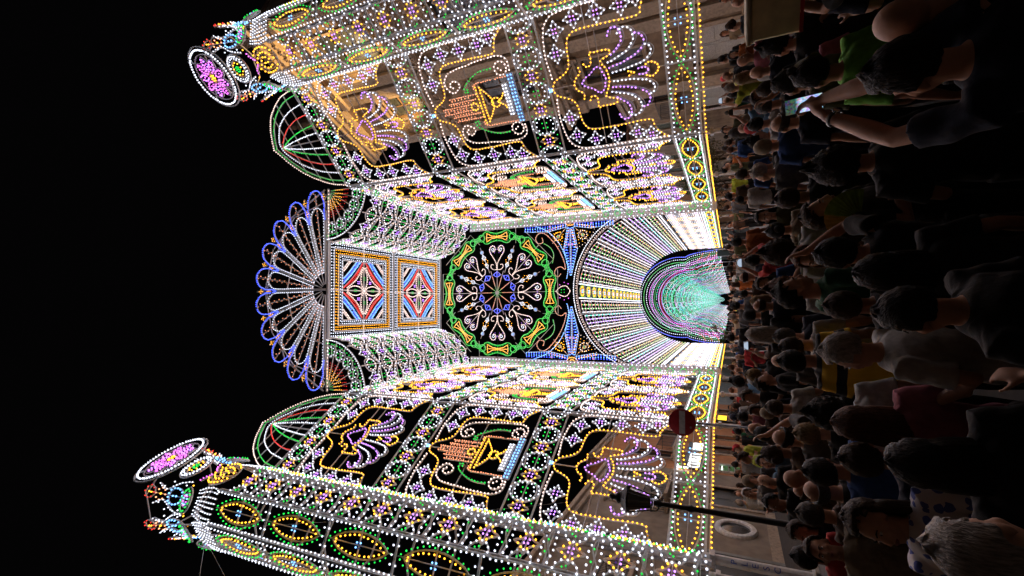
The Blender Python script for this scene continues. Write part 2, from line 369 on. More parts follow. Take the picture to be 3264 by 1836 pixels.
# ---- half dome crests on the two slanted walls
DO = [(2.62, 0), (2.40, 1.0), (1.78, 2.1), (1.0, 2.86), (0.0, 3.45)]; DW = [(1.88, 0), (1.66, 1.0), (1.12, 2.05), (0.35, 2.74), (0.0, 2.82)]
def dome_crest(label):
    t = empty('dome_crest', label=label, cat='light crest', group=None); p = Part(); g = Part(); r = Part()
    for f in (lambda q: np.asarray(q, float), mir):
        p.row(catmull(f(DO), 6), 'N', 0.135, size=0.85); p.row(catmull(f([(a*0.9, b*0.945) for a, b in DO]), 6), 'G', 0.14, size=0.85); g.row(catmull(f(DW), 6), 'W', 0.115, size=0.85)
        r.row(catmull(f([(1.36, 0), (1.24, 0.8), (0.86, 1.75), (0.3, 2.5), (0.04, 2.7)]), 5), 'R', 0.105, size=0.8)
        r.row(catmull(f([(0.80, 0), (0.66, 0.9), (0.38, 1.9), (0.04, 2.66)]), 5), 'G', 0.13); r.row(catmull(f([(0.40, 0), (0.33, 0.9), (0.2, 1.8), (0.03, 2.6)]), 5), 'W', 0.13)
    for z, w in ((0.75, 2.42), (1.5, 2.1), (2.2, 1.6)): g.line([(-w, z), (w, z)], w=0.03)
    g.line([(0, 0), (0, 2.8)], w=0.05); g.line([(-2.6, 0.02), (2.6, 0.02)], w=0.07)
    p.build('outer_arch', t); g.build('inner_arch', t); r.build('rib_fan', t); return t
d0 = dome_crest('half dome crest of green, white and red ribs above the wall by the street lantern')
d0.location = (w0.location.x, w0.location.y, 21.12); d0.rotation_euler.z = w0.rotation_euler.z
d1 = copy_tree(d0, kidmap(d0)); d1['label'] = 'half dome crest of green, white and red ribs above the wall before the church'
d1.location = (c[0], c[1], 21.12); d1.rotation_euler.z = math.atan2(-0.683, 0.73)

# ---- pillars of green rosettes
def pillar(label, x):
    t = empty('rosette_pillar', (x, 30.9, 0), label=label, cat='light pillar', group='pillars beside the vault arch'); n = 22; h = (19.9-ZR)/n
    p = Part(); m = Part()
    for i in range(n):
        z = ZR+(i+0.5)*h; a = h/2-0.01
        p.line([(-0.36, z-a), (0.36, z-a), (0.36, z+a), (-0.36, z+a)], True, 0.035)
        for sx in (-1, 1):
            for dz in (-0.26, 0, 0.26): p.dots([(sx*0.27, z+dz)], 'W', 1.35)
        p.dots([(0, z-0.3), (0, z+0.3)], 'W', 1.2)
        m.disc(0, z, 0.1); m.row(circ(0, z, 0.19, n=10), 'G', 0.13, True, False, 1.1)
    p.build('cell_frame', t); m.build('green_rosettes', t, kind='stuff')
    boxo('post', t, FRD, (-0.32, 0.32, 0.06, 0.12, ZR-0.2, 19.9)); return t
pl = pillar('pillar of stacked green bulb rosettes on the orange house side', -5.15)
pr = copy_tree(pl, kidmap(pl)); pr['label'] = 'pillar of stacked green bulb rosettes on the church side'; pr.location.x = 5.05

# ---- ceiling of the light room
def flat_up(cx, y0, z):      # local (x, depth, z) -> a ceiling seen from below: z runs away from the camera
    return lambda V: np.c_[cx+V[:, 0], y0+V[:, 2], z-(-V[:, 1])]
ct = empty('light_ceiling', (0, 19.72, 22.7), label='ceiling of bulbs with two square coffers between curved flower coves', cat='light ceiling')
def coffer():
    p = Part(lambda V: np.c_[V[:, 0], V[:, 2], V[:, 1]]); H = 2.78
    def sq(a): return [(-a, -a), (a, -a), (a, a), (-a, a)]
    for a in (2.74, 2.40, 2.06, 1.76): p.line(np.vstack([along(np.array([q, w_]), 0.5) for q, w_ in zip(sq(a), sq(a)[1:]+sq(a)[:1])]), True, 0.05)
    for a, c_, s_ in ((2.65, 'W', 1.0), (2.49, 'W', 1.0), (2.30, 'Y', 0.85), (2.15, 'Y', 0.85), (1.97, 'W', 1.0), (1.84, 'W', 1.0)):
        p.row(sq(a), c_, 0.17, True, False, s_)
    p.line([(-2.74, 0), (2.74, 0)], w=0.07); p.line([(0, -2.74), (0, 2.74)], w=0.07)
    q = Part(p.warp); u = Part(p.warp)
    for k in range(4):
        R = lambda P: rot2(np.asarray(P, float)*1.2, 90*k)
        q.row(R(catmull([(1.42, 0.12), (0.72, 0.72), (0.12, 1.42)], 6)), 'R', 0.11, size=1.25); q.row(R(catmull([(1.30, 0.2), (0.64, 0.64), (0.2, 1.30)], 5)), 'R', 0.13, frame=False, size=1.1); q.row(R(catmull([(1.2, 0.12), (0.56, 0.56), (0.12, 1.2)], 5)), 'N', 0.14)
        for d_ in (0.24, 0.36, 0.48):
            q.row(R(catmull([(1.42, d_+0.1), (0.72+d_*0.55, 0.72+d_*0.55), (d_+0.1, 1.42)], 6)), 'L' if d_ != 0.36 else 'B', 0.12, frame=d_ != 0.36, size=1.2)
        q.row(R([(1.42, 0.95), (0.95, 1.42)]), 'N', 0.13); q.row(R([(1.42, 1.08), (1.08, 1.42)]), 'N', 0.13)
        q.four(*R([(0.42, 0.42)])[0], 0.08, 'V'); E = R(lens(0.62, 0, 0.58, 0.24, 8)); u.row(E, 'N', 0.15, True); u.four(*R([(0.62, 0)])[0], 0.09, 'G', 0.9)
    return p, q, u
for k, yy in enumerate((2.82, 8.44)):
    if k == 0:
        p, q, u = coffer(); o = p.build('square_coffer', ct); q.build('diamond_centre', o); u.build('leaf_cross', o); o0 = o
    else: o = copy_tree(o0, kidmap(o0), ct)
    o.location = (0, yy, 0)
CR = 2.84
def cove_warp(s):
    def f(V):                       # x: along the cove, z: arc length from the flat ceiling, y: depth
        a = V[:, 2]/CR; r = CR-V[:, 1]*-1.0
        r = CR+(-V[:, 1]); return np.c_[s*(5.62-r*np.cos(a)), V[:, 0], -r*np.sin(a)]
    return f
def cove(s):
    p = Part(cove_warp(s)); Lx, Lz, nx, nz = 11.2, CR*PI/2, 8, 3; px, pz = Lx/nx, Lz/nz
    for i in range(nx+1):
        for j in range(nz+1):
            x, z = i*px, j*pz
            if i < nx: ring_cell(p, x+px/2, z if 0 < j < nz else (0.30 if j == 0 else Lz-0.30), 0.36, 'NW', sp=0.16)
            if i < nx and j < nz: 
                star_cell(p, x+px/2, z+pz/2, 0.44, 'V', 'W', 'W', 1.0)
            if j < nz and 0 < i < nx:
                E = rot2(lens(0, 0, 0.66, 0.34, 8), 90, x, z+pz/2); p.row(E, 'NW', 0.17, True); p.four(x, z+pz/2, 0.13, 'G')
                p.line([(x, z+0.1), (x, z+pz-0.1)], w=0.05)
        if i < nx: 
            for j in range(nz+1): p.line(along([(i*px, j*pz), ((i+1)*px, j*pz)], 0.4), w=0.05)
    return p
cove(-1).build('flower_cove', ct); cove(1).build('flower_cove', ct)
boxo('front_beam', ct, FRD, (-5.75, 5.75, -0.1, -0.02, -0.06, 0.06)); boxo('rear_beam', ct, FRD, (-2.8, 2.8, 11.3, 11.38, -0.05, 0.05))
for s in (-1, 1):
    boxo('side_beam', ct, FRD, (s*5.62-0.05, s*5.62+0.05, 0, 11.3, -2.9, -2.8))
    p = Part(); g = Part()
    f = (lambda q: np.asarray(q, float)*[s, 1])
    ctr = (5.6, -0.06)
    for r_ in np.arange(0.35, 1.65, 0.13):
        k = int(r_*7)+2; a = np.radians(np.linspace(183, 267, k)); g.dots(f(np.c_[ctr[0]+r_*np.cos(a), ctr[1]+r_*np.sin(a)]), 'G' if r_ < 0.5 else ('Y' if r_ < 1.2 else 'R'), 0.62)
    for a in np.radians(np.linspace(180, 270, 7)): g.line(f([(ctr[0]+0.2*math.cos(a), ctr[1]+0.2*math.sin(a)), (ctr[0]+2.7*math.cos(a), ctr[1]+2.7*math.sin(a))]), w=0.03)
    for k in range(5):
        a = math.radians(189+18*k); ring_cell(p, *f([(ctr[0]+2.15*math.cos(a), ctr[1]+2.15*math.sin(a))])[0], 0.3, 'W', 'G')
    p.row(f(circ(*ctr, 2.58, None, 180, 270, 16)), 'G', 0.2, frame=False); p.row(f(circ(*ctr, 2.76, None, 180, 270, 16)), 'W', 0.15)
    p.row(f([(2.85, -0.14), (5.6, -0.14)]), 'N', 0.2, frame=False)
    o = p.build('corner_spandrel', ct); o.location = (0, -0.12, 0); g.build('sunburst', o)

# ---- scalloped fan above the open front
ft = empty('scalloped_fan', (0, 19.55, 22.75), label='great half round fan edged with blue scallops above the light room', cat='light fan')
wp, bl, rays, fr = Part(), Part(), Part(), Part()
pol = lambda r, a: (r*math.cos(math.radians(a)), r*math.sin(math.radians(a)))
for k in range(10):
    a = 9+18*k
    for s in (-1, 1):
        wp.row(catmull([pol(0.95, a+s*3.0), pol(2.6, a+s*6.6), pol(3.85, a+s*7.2), pol(4.35, a+s*6.2), pol(4.68, a+s*2.6), pol(4.72, a)], 5), 'W', 0.165, size=0.9)
        bl.row(catmull([pol(4.0, a+s*8.6), pol(4.45, a+s*7.6), pol(4.75, a+s*7.9), pol(5.0, a+s*7.2), pol(5.45, a+s*5.4), pol(5.72, a+s*2.2), pol(5.76, a)], 5), 'B', 0.12, size=1.1)
    rays.row([pol(1.0, a), pol(5.6, a)], 'O', 0.42, size=0.7, w=0.02, shift=0.06); rays.dots([pol(r_, a-1.0) for r_ in np.arange(1.2, 5.5, 0.42)], 'O', 0.8)
    z = np.array([pol(r_, a+(0.4 if i % 2 else -0.4)) for i, r_ in enumerate(np.arange(1, 5.6, 0.1))]); rays.line(z, w=0.02)
for k in range(11):
    a = 18*k
    for r_ in (4.62, 5.3):
        if 0 < k < 10 or r_ > 5:
            D = rot2([(-0.26, 0), (0, -0.17), (0.26, 0), (0, 0.17)], a, *pol(r_, min(max(a, 2), 178))); fr.line(D, True, 0.03); fr.dots(D*0.55+np.array(pol(r_, min(max(a, 2), 178)))*0.45, 'Y', 0.7); fr.dots([pol(r_, min(max(a, 2), 178))], 'Y', 0.7)
    fr.line([pol(0.3, a), pol(4.5, a)], w=0.035)
for r_ in (1.9, 3.1, 5.0):
    for k in range(6): fr.line([pol(r_, k*30), pol(r_, k*30+30)], w=0.04)
fr.line([(0, 0), (0, 5.7)], w=0.12); fr.line([(-5.7, 0.1), (-4.1, 3.2)], w=0.07); fr.line([(5.7, 0.1), (4.1, 3.2)], w=0.07); fr.line([(-4.1, 3.2), (0, 4.9), (4.1, 3.2)], w=0.07)
fr.build('fan_frame', ft); wp.build('white_petals', ft, kind='stuff'); bl.build('blue_scallops', ft, kind='stuff'); rays.build('notched_rays', ft, kind='stuff')

# ---- rose window
rt_ = empty('rose_window', (0, 31.05, 17.7), label='round rose window of bulbs with green and amber cartouches around scrolled hearts', cat='rose window')
for k in range(8):
    A = 45*k; p = Part(); R = lambda P: rot2(P, A)
    for s in (-1, 1):
        m = lambda P: np.asarray(P, float)*[s, 1]
        p.row(R(catmull(m([(0, 4.42), (0.4, 4.5), (0.78, 4.62), (1.05, 4.55), (1.2, 4.35), (1.5, 4.1), (1.2, 3.92), (1.02, 3.72), (0.74, 3.68), (0.4, 3.82), (0, 3.88)]), 3)), 'G', 0.10, size=1.05)
        p.row(R(catmull(m([(0, 4.34), (0.4, 4.42), (0.78, 4.54), (0.98, 4.45), (1.08, 4.3), (1.12, 4.12), (1.08, 3.95), (0.95, 3.8), (0.74, 3.76), (0.4, 3.9), (0, 3.96)]), 3)), 'G', 0.13, frame=False, size=0.8)
        p.row(R(circ(s*1.28, 4.12, 0.26)), 'G', 0.11, True, size=1.0); p.row(R(circ(s*1.55, 4.02, 0.16)), 'G', 0.11, True, size=1.0)
        p.row(R(m([(0.03, 4.2), (0.45, 4.26), (0.82, 4.46), (0.86, 4.15), (0.82, 3.84), (0.45, 4.04), (0.03, 4.1)])), 'Y', 0.12, size=0.9)
        p.row(R(m([(0.03, 4.15), (0.8, 4.15)])), 'Y', 0.13, size=0.85)
    p.line(R([(-1.55, 4.74), (1.55, 4.74), (1.55, 3.6)]), w=0.025); p.line(R([(0, 1.7), (0, 4.74)]), w=0.03)
    o = p.build('cartouche', rt_)
    h = Part()
    for s in (-1, 1):
        m = lambda P: np.asarray(P, float)*[s, 1]
        h.row(R(catmull(m([(0.02, 1.75), (0.06, 2.2), (0.34, 2.68), (0.58, 3.05), (0.56, 3.35), (0.36, 3.5), (0.16, 3.38), (0.14, 3.16), (0.3, 3.06)]), 4)), 'N', 0.125, size=0.95)
        h.row(R(circ(s*0.33, 3.22, 0.09, n=6)), 'W', 0.09, True, False, 1.0); h.row(R(circ(s*0.33, 3.22, 0.3)), 'V', 0.3, True, False, 0.6)
        h.row(R(catmull(m([(0.1, 1.72), (0.3, 1.72), (0.5, 1.9), (0.46, 2.1), (0.3, 2.08)]), 3)), 'N', 0.14, size=0.85)
    h.build('scrolled_heart', rt_)
    s_ = Part(); R2 = lambda P: rot2(P, A+22.5)
    s_.row(R2([(0, 2.62), (0.15, 2.84), (0, 3.08), (-0.15, 2.84)]), 'W', 0.11, True); s_.row(R2([(0, 1.98), (0.13, 2.2), (0, 2.42), (-0.13, 2.2)]), 'W', 0.11, True)
    s_.dots(R2([(0, 2.85), (0, 2.2)]), 'W', 1.2); s_.dots(R2([(0.22*math.cos(x)+0.0, 2.52+0.22*math.sin(x)) for x in np.arange(8)*PI/4]), 'Y', 0.8)
    s_.disc(*R2([(0, 3.3)])[0], 0.15); s_.dots(R2([(0, 3.3), (0.07, 3.3), (-0.07, 3.3), (0, 3.37), (0, 3.23)]), 'L', 0.9); s_.line(R2([(0, 1.6), (0, 3.7)]), w=0.025)
    s_.build('diamond_spoke', rt_)
p = Part()
for k in range(10):
    R = lambda P: rot2(P, 36*k+18); D = R([(-0.34, 1.32), (0, 1.14), (0.34, 1.32), (0, 1.58)]); p.line(D, True)
    p.dots(R([(-0.2, 1.33), (0.2, 1.33), (0, 1.24), (0, 1.46), (0, 1.35)]), 'B', 1.15)
    p.row(R([(-0.3, 1.32), (0, 1.56), (0.3, 1.32), (0, 1.17)]), 'B', 0.12, True, False, 0.8); R3 = lambda P: rot2(P, 36*k); p.row(R3([(0, 0.45), (0, 1.2)]), 'O', 0.11, size=0.7); p.dots(R3([(0, 0.24), (0, 0.36)]), 'G', 0.8)
    p.line(R3([(0, 0.1), (0, 1.7)]), w=0.02)
p.disc(0, 0, 0.16, n=12); p.line([(-4.7, 0), (4.7, 0)], w=0.03); p.build('hub', rt_)

# ---- arch front under the rose: star spandrels and scrolls
at_ = empty('arch_front', (0, 31.1, 0), label='front of the vault with blue star spandrels and rosy scrolls under the rose window', cat='light arch')
ZS, RV = 6.35, 5.2
for s in (-1, 1):
    f = lambda P: np.asarray(P, float)*[s, 1]; cx, cz = 4.72, 12.0
    b = Part(); 
    for q_, (a, L, wd) in enumerate(((180, 3.6, 0.5), (96, 3.4, 0.32), (-96, 3.0, 0.3))):
        for t in (-1, 1):
            K = rot2([(0.35, t*0.22), (L*0.5, t*wd), (L, t*0.04)], a if q_ else 180, cx, cz)
            if q_ and ((q_ == 1) == (t < 0)): K = np.array([(cx+0.1, cz+(0.4 if q_ == 1 else -0.4)), (cx+0.12, cz+(L if q_ == 1 else -L))])
            b.line(f(K)); 
            for u_, c_ in ((0.97, 'L'), (0.80, 'B'), (0.62, 'L'), (0.42, 'B')):
                ax = np.array([(cx, cz)]) if q_ else None
                K2 = np.c_[K[:, 0], cz+(K[:, 1]-cz)*u_] if not q_ else np.c_[cx+0.12+(K[:, 0]-cx-0.12)*u_, K[:, 1]]
                b.row(f(K2), c_, 0.19, frame=False, size=1.15)
    b.row(f([(cx-0.4, cz), (cx-3.3, cz)]), 'L', 0.16, w=0.12)
    g = Part(); g.row(f(circ(cx+0.25, cz, 0.42, None, 100, 260)), 'Y', 0.12); g.row(f(circ(cx+0.25, cz, 0.25, None, 100, 260)), 'Y', 0.12)
    for a in (135, 225):
        x, z = cx+1.25*math.cos(math.radians(a)), cz+1.25*math.sin(math.radians(a)); g.disc(*f([(x, z)])[0], 0.13); g.dots(f([(x, z)]), 'G', 1.5)
        g.row(f(circ(x, z, 0.3)), 'Y' if a < 180 else 'N', 0.16, True, False); g.line(f([(cx, cz), (cx+1.9*math.cos(math.radians(a)), cz+1.9*math.sin(math.radians(a)))]), w=0.025)
        for aa, LL in ((a-32, 1.75), (a+32, 1.75)): g.row(f([(cx+0.5*math.cos(math.radians(aa)), cz+0.5*math.sin(math.radians(aa))), (cx+LL*math.cos(math.radians(aa)), cz+LL*math.sin(math.radians(aa)))]), 'O' if a < 180 else 'Y', 0.17)
        for aa in (a-40, a+40): x, z = cx+1.5*math.cos(math.radians(aa)), cz+1.5*math.sin(math.radians(aa)); g.disc(*f([(x, z)])[0], 0.1); g.dots(f([(x, z)]), 'P', 1.2)
    for k_, (lo, hi) in enumerate(((108, 166), (194, 252))):
        for r_ in np.arange(0.7, 1.9, 0.22):
            aa = np.radians(np.linspace(lo, hi, max(3, int(r_*5)))); g.dots(f(np.c_[cx+r_*np.cos(aa), cz+r_*np.sin(aa)]), 'OY'[int(r_*10) % 2] if k_ == 0 else 'NY'[int(r_*10) % 2], 0.7)
    o = b.build('blue_star', at_); g.build('amber_sector', o)
    h = Part()
    h.row(f(catmull([(4.9, 15.2), (4.4, 13.9), (3.6, 13.0), (2.6, 12.45), (1.6, 12.2), (0.9, 12.3)], 5)), 'L', 0.15, size=1.1)
    h.row(f(catmull([(1.2, 12.75), (1.0, 12.95), (1.25, 13.2), (1.6, 13.05), (1.7, 12.7), (1.5, 12.4), (2.1, 12.5), (2.9, 12.85), (3.6, 13.35), (4.1, 13.9), (4.15, 14.35), (3.8, 14.6), (3.45, 14.4), (3.5, 14.05), (3.8, 14.1)], 4)), 'O', 0.17, size=0.9)
    h.row(f(catmull([(2.0, 13.35), (2.6, 13.25), (3.1, 13.5), (3.4, 13.95)], 4)), 'G', 0.16)
    h.row(f(catmull([(0.05, 12.1), (0.35, 12.35), (0.3, 12.75), (0.02, 13.1)], 4)), 'N', 0.15); h.dots(f([(0.5, 12.2), (0.6, 12.5), (0.45, 12.8)]), 'P'); h.dots(f([(0.1, 12.5), (0.1, 12.7)]), 'G')
    h.build('scroll', at_)
p = Part(); A = circ(0, ZS, RV+0.28, None, 0, 180, 40); p.row(A, 'W', 0.15, size=1.15); p.row(circ(0, ZS, RV+0.1, None, 0, 180, 40), 'N', 0.17, frame=False); p.build('arch_rim', at_)

# ---- barrel vault
vt = empty('barrel_vault', (0, 31.2, ZS), label='barrel vault of white, violet and amber bulb rows behind the arch', cat='light vault')
VL = 23.8
def vwarp(V):   # x: along, z: arc length, y depth (negative = inward)
    a = V[:, 2]/RV; r = RV+V[:, 1]; return np.c_[-r*np.cos(a), V[:, 0], r*np.sin(a)]
LA = RV*PI; ns = 15; pitch = LA/ns
for k in range(ns):
    z0 = k*pitch; zc = z0+pitch/2; p = Part(vwarp, seg=4, bw=0.05)
    if k == 7:
        for z in (z0+0.05, z0+pitch-0.05): p.line([(0, z), (VL, z)], w=0.09); p.row([(0, z), (VL, z)], 'W', 0.12, frame=False, size=0.9)
        for i in range(15):
            x = (i+0.5)*VL/15; p.row(circ(x, zc, 0.34), 'Y', 0.11, True, size=0.8); p.row(circ(x, zc, 0.50), 'G', 0.22, True, False, 0.8); p.four(x, zc, 0.1, 'L', 1.1); p.line([(x+VL/30, z0), (x+VL/30, z0+pitch)], w=0.04)
        o = p.build('centre_strip', vt, 'crown strip of yellow rings between white edges')
    else:
        warm = (k % 2 == 0)
        for t, cs in ((0.10, 'WWN'), (0.34, 'NG' if warm else 'WV'), (0.60, 'OGN' if warm else 'VWW'), (0.86, 'NW' if warm else 'WCW')):
            p.row([(0.1+0.3*t, z0+pitch*t), (VL, z0+pitch*t)], cs, 0.37, frame=False, size=1.0)
        for i in range(13): x = (i+0.5)*VL/13; p.line(circ(x, zc, 0.5, 0.42, n=10), True, w=0.03)
        p.line([(0, z0), (VL, z0)], w=0.05)
        o = p.build('vault_strip', vt)
p = Part(vwarp)
for x in np.linspace(0, VL, 9): p.line(np.c_[np.full(30, x), np.linspace(0, LA, 30)], w=0.07, y=0.06)
p.build('vault_ribs', vt, kind='stuff')

# ---- low walls that carry the vault
def vault_wall(label):
    t = empty('vault_wall', label=label, cat='light wall', group='low walls under the vault'); hw = 5.95; H = ZS-ZR
    place_in(oval_band(2*hw, 0.75, 5), 'oval_band', t, ZR)
    p = Part(bw=0.038, seg=4); q = Part(bw=0.038, seg=4)
    for i in range(20):
        for j in range(3):
            x = -hw+(i+0.5)*2*hw/20; z = 0.4+j*0.82; star_cell(p, x, z, 0.38, 'V', 'W' if (i+j) % 2 else 'N', 'W')
    for i in range(4):
        x = -hw+(i+0.5)*2*hw/4; q.row(catmull([(x-0.5, 0.35), (x-0.62, 1.2), (x-0.3, 2.1), (x, 2.45), (x+0.3, 2.1), (x+0.62, 1.2), (x+0.5, 0.35)], 4), 'Y', 0.15); q.row(circ(x, 1.25, 0.28, 0.45), 'O', 0.15, True)
        for a in range(8): q.row([(x+0.15*math.cos(a*PI/4), 0.5+0.1*math.sin(a*PI/4)), (x+0.5*math.cos(a*PI/4), 0.6+0.4*math.sin(a*PI/4))], 'W', 0.12, frame=False)
    for z in (0.03, H-0.78): q.row([(-hw, z), (hw, z)], 'W', 0.13, size=1.2)
    place_in(p, 'star_lattice', t, ZR+0.75); place_in(q, 'leaf_panels', t, ZR+0.75); boxo('cross_bar', t, FRD, (-hw, hw, 0.06, 0.12, ZS-0.1, ZS)); return t
v0 = vault_wall('low wall of white star bulbs under the vault, near end on the orange house side'); v0.location = (-5.22, 37.2, 0); v0.rotation_euler.z = PI/2; km = kidmap(v0)
for x, y, rz, lb in ((-5.22, 49.15, PI/2, 'far end on the orange house side'), (5.22, 37.2, -PI/2, 'near end on the church side'), (5.22, 49.15, -PI/2, 'far end on the church side')):
    o = copy_tree(v0, km); o.location = (x, y, 0); o.rotation_euler.z = rz; o['label'] = 'low wall of white star bulbs under the vault, '+lb

# ---- row of lobed arches along the street behind the vault
def lobed(o_, k):   # outline of one lobed arch, offset inward by o_
    r = 4.55-o_; top = catmull([( -r*math.cos(a), 7.05+(r+0.2)*math.sin(a)) for a in np.linspace(-0.12, PI+0.12, 15)], 3)
    legL = catmull([(top[0, 0], top[0, 1]), (-(4.75-o_*0.8), 6.0), (-(5.0-o_*0.7), 4.6), (-(5.1-o_*0.6), 3.3)], 4)
    return np.vstack([legL[::-1], top, legL*[-1, 1]])
PAL = [('B', 'W', 'G', 'W', 'P', 'P'), ('C', 'W', 'G', 'C', 'P'), ('W', 'R', 'C', 'G', 'N'), ('G', 'C', 'P', 'W', 'C'), ('C', 'G', 'W', 'C', 'L'), ('R', 'W', 'C', 'G', 'P')]
def street_arch(k):
    p = Part(seg=4, bw=0.05); pal = PAL[k]
    for i, c_ in enumerate(pal):
        o_ = 0.05+i*(0.30 if k == 0 else 0.24); L = lobed(o_, k); p.row(L, c_ if i % 3 else c_+'W' if k else c_, 0.22, frame=i % 2 == 0, size=1.0)
    q = Part(seg=4, bw=0.05)
    if k:
        for i, a in enumerate(np.linspace(14, 166, 9)):
            x, z = 2.7*math.cos(math.radians(a)), 7.1+2.8*math.sin(math.radians(a)); q.four(x, z, 0.14, 'GC'[k % 2]); q.row(circ(x, z, 0.44), 'CGW'[i % 3], 0.22, True)
        q.row(circ(0, 7.1, 2.1, None, 5, 175), 'CG', 0.22); q.row(circ(0, 7.1, 1.45, None, 0, 360), 'WC', 0.24, True); q.row(circ(0, 7.1, 0.75), 'CW', 0.24, True); q.row(circ(0, 7.1, 3.3, None, 0, 180), 'PVC'[k % 3], 0.24)
    for s in (-1, 1):
        for z in (3.9, 4.6, 5.3): q.row(catmull([(s*4.0, z), (s*4.4, z-0.45), (s*4.75, z-0.6)], 3), 'RW'[k % 2], 0.15)
    return p, q
SA = {}
for i in range(20):
    k = 0 if i == 0 else 1+(i-1) % 5; y = 55.6+i*6.6
    if k not in SA:
        t = empty('street_arch', cat='light arch', group='lobed arches along the street'); p, q = street_arch(k)
        o = p.build('lobed_outline', t); q.build('ring_filigree', t)
        for x in (-5.15, 5.15): boxo('leg_post', t, FRD, (x-0.06, x+0.06, 0.05, 0.17, gz(60)-0.02, 3.6))
        SA[k] = (t, kidmap(t))
    else: t = copy_tree(*SA[k])
    t.location = (-0.1+0.012*max(0, y-75), y, 0.0 if i == 0 else -0.25); fi = i/19; t.scale = (1-0.5*fi, 1, 1-0.22*fi)
    t['label'] = 'wide lobed street arch edged in blue and green right behind the vault' if i == 0 else 'lobed street arch of %s bulbs deep along the street' % {1: 'white, turquoise and green', 2: 'red, rosy and turquoise', 3: 'pink and turquoise', 4: 'green, turquoise and blue', 5: 'red, turquoise and green'}[k]
# ---- two octagonal towers
TW, TA = 1.21, 1.46
def oval_face():
    p = Part(); H = 19.62-ZR; n = 6; L = H/n; hw = TW/2
    for s in (-1, 1): p.line([(s*hw, 0), (s*hw, H)], w=0.07); p.row([(s*(hw-0.09), 0.1), (s*(hw-0.09), H)], 'W', 0.185, frame=False)
    for i in range(n):
        z = (i+0.5)*L; p.line([(-hw, i*L), (hw, i*L)], w=0.06); p.dots([(-0.25, i*L+0.1), (0, i*L+0.1), (0.25, i*L+0.1), (-0.25, i*L-0.1), (0.25, i*L-0.1)], 'W')
        E = rot2(lens(0, 0, 1.12, 0.36, 14), 90, 0, z); p.line(E, True, 0.045); p.row(rot2(lens(0, 0, 1.0, 0.27, 14), 90, 0, z), 'Y', 0.18, True, False)
        p.row(rot2(lens(0, 0, 1.26, 0.45, 14), 90, 0, z), 'G', 0.2, True, False, 0.95); p.four(0, z, 0.1, 'L'); p.line([(0, z-1.3), (0, z+1.3)], w=0.025); p.line([(-hw, z), (hw, z)], w=0.025)
    return p
def star_face():
    p = Part(); H = 19.4-ZR; n = 13; L = H/n; hw = TW/2
    for s in (-1, 1):
        p.line([(s*hw, 0), (s*hw, H)], w=0.08)
        for i in range(n): p.row(circ(s*hw, (i+0.5)*L, 0.33, None, 90 if s > 0 else -90, 270 if s > 0 else 90), 'W', 0.17); p.dots([(s*(hw-0.13), (i+0.5)*L), (s*(hw-0.08), (i+0.5)*L+0.1)], 'G', 0.9)
    for i in range(n):
        z = i*L; star_cell(p, 0, z+L/2, 0.40, 'V', 'Y', None)
        for s in (-1, 1):
            Q = catmull([(s*hw, z), (s*0.28, z+0.1*s), (0, z+0.02)], 3); p.line(Q)
            p.row([(s*0.5, z+0.12), (s*0.1, z+0.17)], 'W', 0.17, frame=False); p.row([(s*0.5, z-0.12), (s*0.1, z-0.17)], 'W', 0.17, frame=False); p.dots([(s*0.2, z+0.05)], 'G'); 
        p.line([(-hw, z+L/2), (hw, z+L/2)], w=0.02); p.line([(-hw, z), (hw, z)], w=0.025)
    return p
def palmette():
    p = Part()
    for s in (-1, 1):
        for x0, x1 in ((0.08, 0.05), (0.26, 0.16), (0.44, 0.30), (0.58, 0.42)): p.row(catmull([(s*x0, 0), (s*x0*1.02, 0.5), (s*x1, 1.1)], 4), 'W', 0.16, size=0.85)
    return p
def green_ring():
    p = Part(); p.line(circ(0, 0, 0.46, 0.40, n=16), True); p.row(circ(0, 0, 0.38, 0.32, n=14), 'G', 0.16, True, False, 1.1); p.line(circ(0, 0, 0.26, 0.22), True)
    p.row(circ(0, 0, 0.18, 0.15), 'LP', 0.10, True, False, 1.0); return p
def crown_piece():
    p = Part()
    p.row(circ(0, 0.35, 0.30, 0.34), 'L', 0.14, True, size=1.15); p.dots([(0, 0.3), (0, 0.45)], 'L', 1.2)
    for s in (-1, 1): p.row(catmull([(s*0.6, -0.2), (s*0.5, 0.3), (s*0.2, 0.85), (s*0.36, 1.25)], 4), 'W', 0.15, size=0.85); p.dots([(s*0.45, 0.0), (s*0.5, 0.62), (s*0.3, 1.0)], 'WYN'[0] if s > 0 else 'W')
    p.row(circ(0, 1.05, 0.22, n=8), 'O', 0.16, True, False); p.dots([(0, 1.05)], 'Y', 1.3)
    p.row(circ(0, 1.62, 0.24, n=7), 'R', 0.19, True, size=0.8); p.dots([(0, 1.62), (0, 1.52)], 'Y'); p.dots([(-0.5, -0.3), (0.5, -0.3), (0, -0.25)], 'YN'[0]); p.line([(0, -0.4), (0, 1.5)], w=0.03); return p
def medallion():
    p = Part(); p.line(circ(0, 0, 1.36, n=40), True, 0.05); p.line(circ(0, 0, 1.02, n=36), True, 0.04); p.row(circ(0, 0, 1.22, n=40), 'W', 0.12, True, False, 1.25)
    f = Part()
    for k in range(9):
        E = rot2(lens(0.58, 0, 0.36, 0.21, 8), 40*k); f.line(E, True, 0.03); f.row(rot2(lens(0.58, 0, 0.28, 0.13, 8), 40*k), 'P' if k % 2 else 'PV', 0.115, True, False, 1.15); f.dots(rot2([(0.58, 0)], 40*k), 'P')
    f.row(circ(0, 0, 0.12, n=7), 'Y', 0.1, True, False, 1.1); f.dots([(0, 0)], 'Y', 1.3)
    for k in range(4): p.line(rot2([(0.2, 0), (1.36, 0)], 45+90*k), w=0.03)
    return p, f
